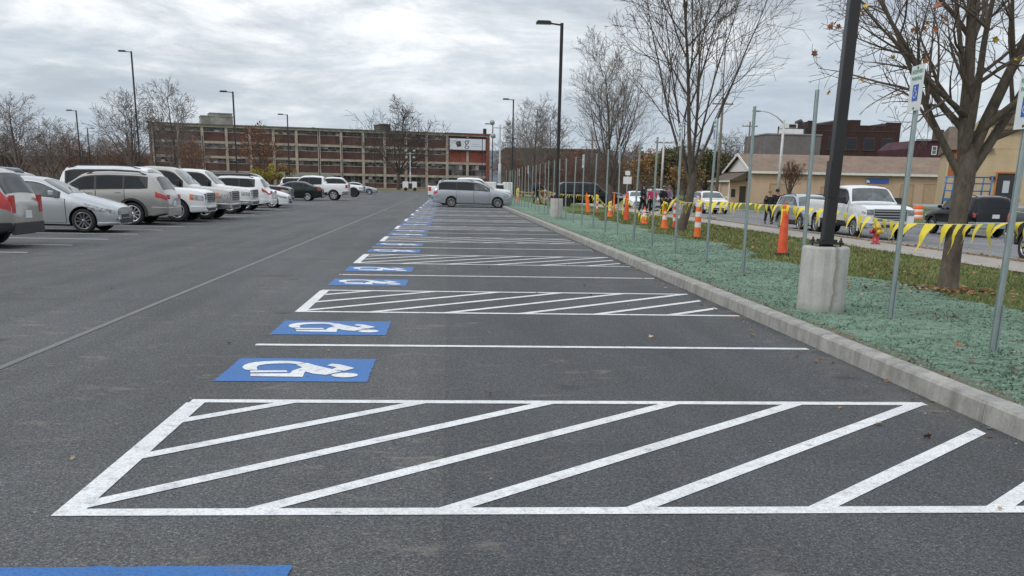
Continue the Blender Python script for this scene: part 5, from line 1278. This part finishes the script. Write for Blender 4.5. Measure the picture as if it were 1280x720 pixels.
def make_tree(name,label,cat,loc,limbs,P,seed,mb_,mt,group=None,trunk=None,parent_only=False):
    rr=random.Random(seed); PP=dict(DEF); PP.update(P); tb,cb=MB(),MB(); tips=[]
    if trunk: tb.tube([Vector(p) for p in trunk[0]],trunk[1],18,0,caps=False)
    for (p,d,L_,r,lev) in limbs: grow(tb,cb,Vector(p),Vector(d).normalized(),L_,r,lev,PP,rr,tips)
    t=thing(name,label,cat,loc,0,group)
    tb.build('trunk',mb_,t); cb.build('crown',mt,t)
    return t,tips
def leaf_shape(q,p,n,s,rr,mi=0):
    x=n.orthogonal().normalized(); a=rr.uniform(0,6.28); y=n.cross(x); x,y=x*math.cos(a)+y*math.sin(a),y*math.cos(a)-x*math.sin(a)
    pr=[(0,-.5),(.18,-.25),(.5,-.2),(.28,.05),(.38,.4),(.12,.25),(0,.6),(-.12,.25),(-.38,.4),(-.28,.05),(-.5,-.2),(-.18,-.25)]
    vs=[p+x*u*s+y*v*s+n*abs(u)*s*.35 for u,v in pr]; c=p
    q.add([c]+vs,[(0,i+1,(i+1)%12+1) for i in range(12)],mi)
# --- near maple
Pn=dict(kids=[10,8,6,4],sides=[14,8,6,4,3],up=[.03,.045,.04,.03,.02],wob=[.05,.085,.11,.13,.16],rmin=.0035,ang=[42,42,46,50],lr=[.6,.5,.48,.5])
limbs=[((-.05,0,1.72),(-.62,-.10,.80),2.9,.065,1),((.10,0,1.75),(.60,.05,.74),3.2,.085,1),((.0,.0,1.95),(-.10,.12,1),4.2,.10,0),((.06,.0,1.9),(.22,-.15,1),4.2,.095,0),((.0,.05,1.9),(.30,.6,1),3.6,.085,1),((-.03,-.02,2.0),(-.25,-.5,1),3.2,.07,1),((.02,0,2.2),(.55,-.35,.9),2.9,.06,1),((-.02,0,2.3),(-.75,.35,.75),2.9,.055,1),((0,0,2.5),(-.9,-.1,.65),2.6,.045,1),((.05,.05,2.5),(-.55,-.1,1),3.0,.05,1)]
near,tips=make_tree('maple_tree','thick trunked bare maple with a few yellow leaves nearest on the right','tree',(7.62,14.5,.05),limbs,Pn,21,M_BARK,M_TWIG,None,([(-.02,0,-.15),(0,0,0),(0,0,.12),(.0,.0,.6),(.02,0,1.2),(.04,0,1.6),(.03,0,1.95),(.03,0,2.15)],[.21,.18,.148,.132,.127,.145,.14,.085]))
rr=random.Random(8); low=[x for x in tips if x[0].z<3.9]
for k in range(34):
    p,d=rr.choice(low); q=MB()
    for j in range(rr.choice((1,2,3))):
        n=Vector((rr.uniform(-1,1),rr.uniform(-1,.2),rr.uniform(-.6,1))).normalized(); leaf_shape(q,Vector((rr.uniform(-.05,.05),rr.uniform(-.05,.05),rr.uniform(-.08,0))),n,rr.uniform(.07,.12),rr)
    o=q.build('leaf_cluster',M_LEAFY if k%3==0 else M_LEAFB,near); o.location=p
# --- second (ash-like) tree
def vase(H,r,n,sprd,rr,fork=.22,z0=None):
    out=[]; z=H*fork if z0 is None else z0
    for k in range(n):
        a=2*math.pi*k/n+rr.uniform(-.4,.4); s=sprd*rr.uniform(.55,1.1)
        out.append(((0.05*math.cos(a),.05*math.sin(a),z+rr.uniform(-.2,.35)*H*.12),(math.cos(a)*s,math.sin(a)*s,1),H*(1-fork)*rr.uniform(.72,.95),r*rr.uniform(.42,.58),1))
    return out
rr=random.Random(5)
P2=dict(seg=[8,8,6,5,3],kids=[12,9,6,4],up=[.05,.05,.055,.05,.03],ang=[36,36,36,38],lr=[.55,.50,.5,.5],sides=[10,7,4,3,3],rmin=.006,wob=[.04,.05,.07,.09,.1],tap=[.8,.85,.85,.85,.8])
H2=9.8; l2=[((0,0,1.5),(-.04,.02,1),7.9,.085,0)]+vase(H2,.10,6,.62,rr,.17)
make_tree('ash_tree','tall bare tree with leaning trunk behind the second group of sign posts','tree',(8.45,34.6,.0),l2,P2,33,M_BARK2,M_TWIG,None,([(-.35,0,-.1),(-.28,0,0),(-.12,0,.6),(0,0,1.2),(.06,0,1.9),(0.0,0,2.4)],[.22,.185,.155,.14,.13,.10]))
make_tree('ash_tree','bare tree with fine upright branches between the tall lamp post and the leaning tree','tree',(at(762,262,60).x,60,.0),[((0,0,1.5),(0,.02,1),6.6,.10,0)]+vase(8.4,.13,8,.52,rr,.2),P2,34,M_BARK2,M_TWIGG,None,([(0,0,-.1),(0,0,1.0),(0,0,2.1)],[.17,.14,.12]))
# --- far tree prototypes, copied with parts
def proto(seed,H,n,sprd,mb_,mt,P,leaf=None,nl=0,ls=.25):
    rr=random.Random(seed); tb,cb=MB(),MB(); tips=[]; PP=dict(DEF); PP.update(P)
    tb.tube([(0,0,-.3),(0,0,H*.12),(0,0,H*.25)],[H*.024,H*.019,H*.016],8,0,caps=False)
    for (p,d,L_,r,lev) in [((0,0,H*.2),(rr.uniform(-.1,.1),0,1),H*.75,H*.015,0)]+vase(H,H*.017,n,sprd,rr,.2): grow(tb,cb,Vector(p),Vector(d).normalized(),L_,r,lev,PP,rr,tips)
    me1=tb.build('trunk',mb_); 
    if leaf:
        for k in range(nl):
            p,d=rr.choice(tips); p=p+Vector((rr.gauss(0,.3),rr.gauss(0,.3),rr.gauss(0,.3))); n_=Vector((rr.uniform(-1,1),rr.uniform(-1,1),rr.uniform(-1,1))).normalized(); x=n_.orthogonal()*ls*rr.uniform(.6,1.3); y=n_.cross(x)
            cb.add([p-x,p-y,p+x,p+y],[(0,1,2,3)],1)
        me2=cb.build('crown',[mt,leaf])
    else: me2=cb.build('crown',mt)
    r=(me1.data,me2.data); bpy.data.objects.remove(me1); bpy.data.objects.remove(me2); return r
PF=dict(seg=[6,5,4,3],kids=[11,8,7],sides=[6,4,3,3],start=[.25,.15,.1],wob=[.06,.1,.13,.15],up=[.04,.04,.03,.02],ang=[42,44,46],lr=[.55,.5,.5],rmin=.02,tlev=1,rr=[.5,.5,.55],tap=[.8,.85,.85,.8])
PR={'g1':proto(1,12,7,.55,M_BARK2,M_TWIGG,PF),'g2':proto(2,12,8,.75,M_BARK2,M_TWIGG,PF),'d1':proto(3,12,10,.95,M_BARK2,M_TWIGD,dict(PF,rmin=.022,kids=[12,9,8],up=[.04,.05,.03,.02])),'r1':proto(4,9,8,.8,M_BARK2,M_TWIGR,PF,M_LEAFB,500,.10),'r2':proto(6,9,9,.7,M_BARK2,M_TWIGR,PF),'y1':proto(7,8,8,.7,M_BARK2,M_TWIGG,PF,M_LEAFO,2200,.12),'o1':proto(8,8,9,.8,M_BARK2,M_TWIGD,PF,M_LEAFG,2200,.13)}
def ftree(key,label,x,y,H,group,z=0,rz=0,wd=1.0):
    a,b=PR[key]; base={'g1':12,'g2':12,'d1':12,'r1':9,'r2':9,'y1':8,'o1':8}[key]
    t=thing('bare_tree' if key[0] in 'gdr' else 'autumn_tree',label,'tree',(x,y,z),rz,group); s=H/base; t.scale=(s*wd,s*wd,s)
    for nm,me in (('trunk',a),('crown',b)):
        o=bpy.data.objects.new(nm,me); col.objects.link(o); o.parent=t
    return t
GT='trees around the parking lot'
def pt(px,pyt,Y): 
    v=at(px,pyt,Y); return v.x,v.z
def T(key,label,px,pyt,Y,rz=0,wd=1.0,g=GT):
    x,h=pt(px,pyt,Y); ftree(key,label,x,Y,max(2,h*.98),g,0,rz,wd)
T('g1','large bare tree at the far left edge of the picture',14,126,150,.3,1.15)
T('g2','large bare tree left of the factory, left of two beside the tallest lamp post',158,122,160,1.2,1.05)
T('g1','large bare tree overlapping the left end of the factory',212,112,158,2.2,.95)
T('d1','broad dark bare tree standing in front of the factory',497,138,225,.5,1.25)
T('r1','reddish bare tree in front of the factory above the yellow bush',326,163,212,0,1.1)
T('g2','pale grey wide bare tree cluster right of the factory',668,134,128,.2,.8)
T('g1','pale grey bare tree behind the tall lamp post right of the factory',690,142,140,2.0,.9)
T('g2','thin bare tree at the corner of the factory behind the light tower',645,158,150,3,.8)
rr=random.Random(77)
cols=['reddish','grey','dark','russet']
wl=[('g1',0,168),('r1',26,176),('g2',45,170),('r2',62,178),('g1',60,154),('g1',83,160),('r1',86,176),('r2',105,178),('g2',118,172),('r1',132,180),('r2',150,176),('y1',160,190),('r2',172,180),('d1',8,172),('g2',232,170),('r1',240,178)]
for i,(k,px,py) in enumerate(wl):
    kind={'g':'grey bare','r':'russet brown bare','d':'dark bare','y':'yellow leaved'}[k[0]]
    T(k,'%s tree in the far left tree line, %s of sixteen from its left'%(kind,ORD[i]),px,py,205+rr.uniform(-15,25),rr.uniform(0,6),rr.uniform(1,1.3),'trees of the far left tree line')
wr=[('r2',700,196,150),('r1',722,192,165),('g2',742,188,150),('r2',770,190,140),('r1',792,186,150),('y1',806,196,128),('y1',826,192,136),('o1',846,188,130),('g1',866,176,150),('o1',884,192,135),('g2',905,172,150),('o1',912,196,140),('g1',930,176,150),('y1',858,206,122),('r1',640,192,160),('r2',655,196,140),('r1',680,200,140),('o1',958,196,150)]
for i,(k,px,py,Y) in enumerate(wr):
    kind={'g':'grey bare','r':'russet brown bare','o':'olive brown leafy','y':'ochre leaved'}[k[0]]
    T(k,'%s tree behind the street, %s of eighteen from the minivan rightwards'%(kind,ORD[i]),px,py,Y,rr.uniform(0,6),rr.uniform(1,1.35),'trees behind the street')
# multi stemmed small tree before the tan building
b=at(985,258,98); x,h=pt(988,199,98)
rr=random.Random(9)
PM=dict(seg=[4,4,4,3],kids=[7,7,5],sides=[7,5,3,3],start=[.3,.2,.1],wob=[.06,.1,.13,.15],up=[.05,.1,.06,.02],ang=[30,36,40],lr=[.5,.5,.5],rmin=.012,tlev=1)
make_tree('small_bare_tree','small dense vase shaped bare tree in front of the tan wall','tree',(b.x,98,-.1),[((0,0,.9),(.3*math.cos(a),.3*math.sin(a),1),h*.62,.09,0) for a in (0,1.2,2.5,3.7,5)],PM,3,M_BARK2,M_TWIGR,None,([(0,0,0),(0,0,1.0),(0,0,1.2)],[.16,.14,.12]))
# yellow bushes before the factory
def bush(label,x,y,w_,h,lm,seed):
    rr=random.Random(seed); t=thing('bush',label,'bush',(x,y,0)); q=MB(); s=MB()
    for k in range(9): a=rr.uniform(0,6.28); s.tube([(0,0,-.1),(math.cos(a)*w_*.2,math.sin(a)*w_*.2,h*.5),(math.cos(a)*w_*.4,math.sin(a)*w_*.4,h*.85)],[.05,.03,.01],4)
    cl=[(Vector((rr.gauss(0,w_*.24),rr.gauss(0,w_*.2),h*rr.uniform(.2,.8))),rr.uniform(.35,.7)) for k in range(22)]
    for k in range(2600):
        c,r=rr.choice(cl); p=c+Vector((rr.gauss(0,r*.5),rr.gauss(0,r*.5),rr.gauss(0,r*.45)));
        if p.z<0: continue
        n_=Vector((rr.uniform(-1,1),rr.uniform(-1,1),rr.uniform(-1,1))).normalized(); x_=n_.orthogonal()*.09; y_=n_.cross(x_); q.add([p-x_,p-y_,p+x_,p+y_],[(0,1,2,3)])
    s.build('stems',M_TWIGD,t); q.build('foliage',lm,t)
x,h=pt(332,203,206); bush('yellow green bush before the factory, left of the ochre one',x,206,6.5,h+.3,mat('bush_yellow',(.30,.25,.03),.8,var=.4,vs_=.7),1)
x,h=pt(350,203,209); bush('ochre orange bush before the factory, right of the yellow one',x,209,6.5,h+.3,mat('bush_ochre',(.26,.17,.06),.8,var=.4,vs_=.7),2)
# far-off wood (one mass) and hills, haze put into their colours
q=MB(); rr=random.Random(31)
def tuft(x,y,h,w_):
    for k in range(26):
        a=rr.uniform(0,6.28); z0=h*rr.uniform(.05,.5); l=h*rr.uniform(.2,.5); sp_=w_*rr.uniform(.1,.5); p=Vector((x+math.cos(a)*sp_*.4,y+math.sin(a)*sp_*.4,z0)); d=Vector((math.cos(a)*sp_,math.sin(a)*sp_,l)); s=Vector((1,0,0))*rr.uniform(.04,.10)
        mi=rr.choice((0,0,1,2)); q.add([p-s,p+s,p+d],[(0,1,2)],mi)
    q.add([(x-.18,y,-1),(x+.18,y,-1),(x+.05,y,h*.8),(x-.05,y,h*.8)],[(0,1,2,3)],2)
for k in range(1700):
    x=rr.uniform(-330,-58); y=rr.uniform(235,330); tuft(x,y,(rr.uniform(5.5,10)+1.8*math.sin(x*.06)+1.2*math.sin(x*.021))*(y/275),5)
for k in range(1500):
    x=rr.uniform(16,130); y=rr.uniform(200,290); tuft(x,y,rr.uniform(5.5,9)*(y/240),5)
o=q.build('far_wood',[mat('wood_russet',(.21,.145,.115),1),mat('wood_grey',(.23,.205,.185),1),mat('wood_brown',(.15,.125,.105),1)]); o['kind']='stuff'
q=MB(); nx_=120; xs_=[-1600+3000*i/nx_ for i in range(nx_+1)]
rows=[]
for j in range(7):
    y=700+j*90; rows+= [(x,y,-2+(max(0,(38*(.6+.4*math.sin(x*.0023+1.2)+.25*noise.noise(Vector((x*.004,1,0)))))*math.sin(min(1,j/5)*math.pi/2)) if x<300 else 16*math.sin(min(1,j/5)*math.pi/2))) for x in xs_]
q.add(rows,[(j*(nx_+1)+i,j*(nx_+1)+i+1,(j+1)*(nx_+1)+i+1,(j+1)*(nx_+1)+i) for j in range(6) for i in range(nx_)],0,True)
o=q.build('hills',mat('distant_hill_woods',(.10,.115,.13),1,var=.3,vs_=.03)); o['kind']='structure'
# ================================================================== SMALL GROUND COVER
rr=random.Random(2); q=MB()
def blade(x,y,z,h,mi=0):
    a=rr.uniform(0,6.28); w_=.006+.004*rr.random()+.0006*max(0,y-15); lx,ly=rr.gauss(0,.5)*h,rr.gauss(0,.5)*h
    c,s=math.cos(a)*w_,math.sin(a)*w_; q.add([(x-c,y-s,z),(x+c,y+s,z),(x+lx,y+ly,z+h)],[(0,1,2)],mi)
k=0
while k<52000:
    y=8+ (rr.random()**1.6)*50; x=rr.uniform(6.6,12.35)
    if x<xe(y)-.10: continue
    dens=noise.noise(Vector((x*.8,y*.8,5)))*.5+.6
    if rr.random()>dens: continue
    blade(x,y,vz(x)-.015,rr.uniform(.03,.085)*(1.25 if y>25 else 1),0 if rr.random()<.72 else 1); k+=1
o=q.build('grass_blades',[M_BLADE,mat('dry_blade',(.27,.22,.11),.9)]); o['kind']='stuff'
# fibre clods of the sprayed mulch
q=MB(); k=0
while k<30000:
    y=4.5+(rr.random()**1.7)*26; x=rr.uniform(3.82,7.3)
    if x>xe(y)+.1*rr.random(): continue
    z=vz(x)+.012; a=rr.uniform(0,6.28); l=rr.uniform(.008,.022)*(1+max(0,y-9)*.02); h=rr.uniform(.006,.024); c,s=math.cos(a)*l,math.sin(a)*l
    q.add([(x-c,y-s,z),(x+s*.5,y-c*.5,z),(x+c,y+s,z),(x-s*.5,y+c*.5,z),(x+rr.gauss(0,.006),y+rr.gauss(0,.006),z+h)],[(0,1,4),(1,2,4),(2,3,4),(3,0,4)],0 if rr.random()<.8 else 1); k+=1
o=q.build('mulch_clods',[mat('mulch_fibre',(.15,.24,.175),.95,var=.4,vs_=9),mat('mulch_dark_soil',(.07,.075,.05),.95,var=.3)]); o['kind']='stuff'  # darker soil clods mixed in at random
# fallen leaves on verge, kerb edge and lot
q=MB()
def leaf(x,y,z,s=.06): 
    n=Vector((rr.gauss(0,.35),rr.gauss(0,.35),1)).normalized(); leaf_shape(q,Vector((x,y,z+.012)),n,s*rr.uniform(.7,1.3),rr,rr.choice((0,0,1,2)))
for k in range(90): y=4.5+rr.random()**1.5*28; x=rr.uniform(3.8,7); leaf(x,y,hz_(x,y))
for k in range(60): y=4.5+rr.random()**1.5*22; leaf(rr.gauss(3.45,.12) if rr.random()<.8 else rr.uniform(2,3.5),y,.0,.05)
for k in range(420): y=9+rr.random()**1.3*45; x=rr.uniform(6.8,12.6); leaf(x,y,vz(x)+.02,.075)
for k in range(260): a=rr.uniform(0,6.28); r_=abs(rr.gauss(.3,.5)); x,y=7.6+math.cos(a)*r_*1.3,14.4+math.sin(a)*r_; leaf(x,y,vz(x)+.02,.07)
for k in range(200): y=16+rr.random()*20; x=rr.uniform(14.2,15.1); leaf(x,y,-.13,.08)
for k in range(40): leaf(rr.uniform(-6,3),rr.uniform(4,25),.0,.035)
o=q.build('fallen_leaves',[M_LEAFB,mat('tan_leaf',(.38,.28,.15),.8,var=.3,vs_=5),M_LEAFO]); o['kind']='stuff'
# pebbles and grit
q=MB()
for k in range(220):
    x=rr.uniform(-3.5,3.6) if rr.random()<.4 else 3.58-abs(rr.gauss(0,.15)); y=3.5+rr.random()**1.5*20; s=rr.uniform(.004,.012); q.add([(x-s,y,.003),(x,y-s,.003),(x+s,y,.003),(x,y+s,.003),(x,y,.003+s)],[(0,1,4),(1,2,4),(2,3,4),(3,0,4)])
o=q.build('grit',mat('pale_stone',(.22,.21,.19),.9,var=.4,vs_=3)); o['kind']='stuff'
# ================================================================== PEOPLE
M_SKIN=mat('skin',(.42,.25,.18),.6); M_HAIRD=mat('dark_hair',(.03,.022,.018),.8); M_HAIRT=mat('light_brown_hair',(.20,.13,.07),.8)
M_NAVY=mat('navy_cloth',(.018,.022,.04),.9,var=.2,vs_=6); M_BLKC=mat('black_cloth',(.014,.014,.016),.9,var=.2,vs_=6); M_PINKC=mat('pink_cloth',(.62,.05,.15),.8,var=.15,vs_=6); M_LILAC=mat('lilac_cloth',(.25,.16,.30),.8,var=.15,vs_=6)
M_CAPG=mat('grey_cap',(.22,.24,.26),.8); M_SHOE=mat('shoe',(.03,.03,.03),.7)
def skin(name,verts,edges,rad,m,parent,root=0,sub=2):
    me=bpy.data.meshes.new(name); me.from_pydata([tuple(v) for v in verts],edges,[]); me.materials.append(m)
    o=bpy.data.objects.new(name,me); col.objects.link(o); o.parent=parent
    md=o.modifiers.new('s','SKIN'); md.use_smooth_shade=True
    if not me.skin_vertices: me.skin_vertices.new()
    sv=me.skin_vertices[0].data
    for i,r in enumerate(rad): sv[i].radius=(r,r) if not isinstance(r,tuple) else r; sv[i].use_root=(i==root)
    sb=o.modifiers.new('d','SUBSURF'); sb.levels=sub; sb.render_levels=sub
    bake(o); 
    for p in o.data.polygons: p.use_smooth=True
    return o
def person(label,loc,rz,H=1.72,top=M_NAVY,bottom=M_BLKC,hair=M_HAIRD,cap=None,pose='stand',lean=0.0,seed=0):
    rr=random.Random(seed); t=thing('person',label,'person',loc,rz,'people on the verge and sidewalk'); s=H/1.72
    V3=lambda x,y,z:Vector((x,y,z))*s
    # local: +x is the way the person faces
    st={'stand':(.06,-.05),'stride':(.34,-.36),'walk':(.2,-.2)}[pose]
    L_=lean
    def ln(x,z): # lean forward from the hips
        return (x+ (z-.92)*math.sin(L_), .92+(z-.92)*math.cos(L_)) if z>.92 else (x,z)
    def U(x,y,z): a,b=ln(x,z); return V3(a,y,b)
    v=[];e=[];r=[]
    def a(p,rad,par=None):
        v.append(p); r.append(rad*s if not isinstance(rad,tuple) else tuple(q*s for q in rad)); 
        if par is not None: e.append((par,len(v)-1))
        return len(v)-1
    hip=a(V3(0,0,.93),(.12,.15)); ab=a(U(0,0,1.10),(.11,.135),hip); ch=a(U(.0,0,1.30),(.115,.155),ab); nk=a(U(0,0,1.46),.06,ch); nk2=a(U(.01,0,1.52),.055,nk); hd=a(U(.02,0,1.60),(.085,.075),nk2); tp=a(U(.015,0,1.69),(.075,.07),hd)
    legs=[];arms=[]
    for i,sd in enumerate((1,-1)):
        fx=st[i]; kx=fx*.5+ (.05 if fx>0 else .02)
        h=a(V3(0,sd*.09,.86),.095,hip); k=a(V3(kx,sd*.10,.49),.062,h); an=a(V3(fx,sd*.10,.09 if fx>=0 else .12),.042,k); to=a(V3(fx+.16,sd*.11,.035),(.032,.04),an); legs.append((h,k,an,to))
        sh=a(U(0,sd*.19,1.41),.062,ch)
        if pose=='stride': el=a(U(.16 if sd>0 else .22,sd*.24,1.20),.045,sh); wr=a(U(.34 if sd>0 else .40,sd*.14,1.26),.03,el)
        else: el=a(U(-.03+.05*rr.random(),sd*.26,1.15),.045,sh); wr=a(U(.10+.1*rr.random(),sd*.24,.96),.03,el)
        d=(v[wr]-v[el]).normalized(); pm=a(v[wr]+d*.05*s,(.03,.018),wr); sx=Vector((0,1,0)) if abs(d.y)<.7 else Vector((1,0,0)); cr=d.cross(sx).normalized()
        for q,(o_,l1) in enumerate(((-.027,.058),(-.009,.066),(.009,.062),(.027,.05))):
            f1=a(v[pm]+cr*o_*s+d*.045*s,.0085,pm); f2=a(v[f1]+(d*.8+sx*-.4*sd).normalized()*l1*.6*s,.0075,f1); a(v[f2]+(d*.4+sx*-.8*sd).normalized()*l1*.5*s,.007,f2)
        th=a(v[wr]+d*.02*s+cr*.035*s,.010,wr); a(v[th]+(d+cr*.6).normalized()*.04*s,.009,th); arms.append((sh,el,wr))
    body=skin('body',v,e,r,M_SKIN,t)
    # jacket, trousers, shoes follow the same skeleton a little proud of the body
    def sub(idx,infl,name,m,sub_=2,trim=None):
        mp={j:i for i,j in enumerate(idx)}; vv=[v[j].copy() for j in idx]
        ee=[(mp[x],mp[y]) for x,y in e if x in mp and y in mp]; R_=[(tuple(q+infl*s for q in r[j]) if isinstance(r[j],tuple) else r[j]+infl*s) for j in idx]
        if trim:
            for j,f,par in trim: vv[mp[j]]=v[par].lerp(v[j],f)
        return skin(name,vv,ee,R_,m,body,0,sub_)
    sub([hip,ab,ch,nk]+[j for ar in arms for j in ar],.028,'jacket',top,2,[(arms[0][2],.93,arms[0][1]),(arms[1][2],.93,arms[1][1]),(nk,.5,ch)])
    sub([hip]+[j for lg in legs for j in lg[:3]],.022,'trousers',bottom)
    for lg in legs: 
        vv=[v[lg[2]],v[lg[3]]]; vv=[vv[0]+Vector((-.03,0,-.035))*s,(vv[0]+vv[1])/2+Vector((0,0,-.0))*s,vv[1]+Vector((.05,0,0))*s]; skin('shoe',vv,[(0,1),(1,2)],[.05*s,.045*s,.038*s],M_SHOE,body)
    hc=(v[hd]+v[tp])/2; up=(v[tp]-v[hd]).normalized(); fwd=Vector((up.z,0,-up.x)); M=Matrix(((fwd.x,0,up.x,hc.x),(fwd.y,1,up.y,hc.y),(fwd.z,0,up.z,hc.z),(0,0,0,1)))
    q=MB(); q.lathe([(.001,.125*s),(.06*s,.11*s),(.092*s,.06*s),(.098*s,.01*s),(.085*s,-.03*s)],14,0,M@Matrix.Translation((-.012*s,0,0)),cap=False)
    q.build('hair',hair,body)
    if cap:
        q=MB(); q.lathe([(.001,.14*s),(.065*s,.125*s),(.10*s,.07*s),(.104*s,.035*s)],14,0,M@Matrix.Translation((-.008*s,0,0))); q.box(.07*s,.17*s,-.06*s,.06*s,.035*s,.047*s,0,M); q.build('cap',cap,body)
    # face: nose, eyes, mouth, ears
    q=MB(); q.lathe([(.001,.03*s),(.014*s,.0),(.016*s,-.012*s),(.001,-.02*s)],8,0,M@Matrix.Translation((.086*s,0,-.03*s))); q.build('nose',M_SKIN,body)
    for sd in (1,-1):
        q=MB(); q.lathe([(.001,.008*s),(.009*s,0),(.001,-.008*s)],8,0,M@Matrix.Translation((.078*s,sd*.032*s,-.0*s))); q.build('eye',M_HAIRD,body)
        q=MB(); q.lathe([(.001,.028*s),(.014*s,0),(.001,-.028*s)],8,0,M@Matrix.Translation((0,sd*.085*s,-.015*s))); q.build('ear',M_SKIN,body)
    q=MB(); q.box(.070*s,.084*s,-.022*s,.022*s,-.068*s,-.060*s,0,M); q.build('mouth',mat('lips',(.28,.09,.08),.6),body)
    return t
def facing(x): return x
pd=Vector((7.05,79.2,vz(7.05)))
person('dark clothed worker striding and leaning forward past the minivan nose',pd,R(20),1.80,M_NAVY,M_BLKC,M_HAIRD,None,'stride',.30,1)
q=MB(); q.lathe([(.001,-.33),(.16,-.30),(.25,-.12),(.27,.05),(.20,.24),(.08,.33),(.05,.38),(.001,.39)],16); o=q.build('sack',mat('dark_sack',(.02,.02,.03),.8,var=.3,vs_=5)); o.location=pd+Vector((-.12,-.02,1.28)); o.rotation_euler=(0,R(28),0); tag(o,'dark round sack carried on the back of the striding worker','sack')
person('person in bright pink jacket and grey cap beside the people in black',(12.9,62.7,-.12),R(-100),1.66,M_PINKC,M_BLKC,M_HAIRD,M_CAPG,'stand',0,2)
person('person in black jacket and black trousers right of the pink jacket',(13.5,62.2,-.12),R(-70),1.70,M_BLKC,M_BLKC,M_HAIRD,M_CAPG,'stand',0,3)
person('person in black standing half behind the one in pink',(12.6,64.2,-.12),R(-40),1.80,M_NAVY,M_BLKC,M_HAIRD,None,'walk',.05,4)
person('person with light hair and lilac top at the right of the group',(14.1,63.4,-.13),R(-150),1.74,M_LILAC,M_NAVY,M_HAIRT,None,'stand',.0,5)
for i,(px,lb,cp,tpm) in enumerate(((963,'light haired person seen over the silver blue estate car, left of two',None,M_BLKC),(972,'person in dark cap seen over the silver blue estate car, right of two',M_NAVY,M_BLKC))):
    a_=at(px,238,53+i*.5); person(lb,(a_.x,a_.y,-.3),R(-90),1.74+.06*i,tpm,M_NAVY,M_HAIRT if i==0 else M_HAIRD,cp,'walk',0,6+i)
# wide-angle traces of wear: dark sealed cracks are left out; small lumps of debris on the sidewalk edge
for i,(px,py) in enumerate(((888,274),(899,276))):
    g=gp(px,py,-.13); q=MB(); q.box(-.35,.35,-.15,.15,0,.16); o=q.build('concrete_lump',M_KERB,None,bevel=.03); o.location=(g.x,g.y,-.14); o.rotation_euler=(0,0,.3+i); tag(o,['left grey concrete lump lying on the sidewalk by the white car','right grey concrete lump lying on the sidewalk by the white car'][i],'rubble','concrete lumps on the sidewalk')
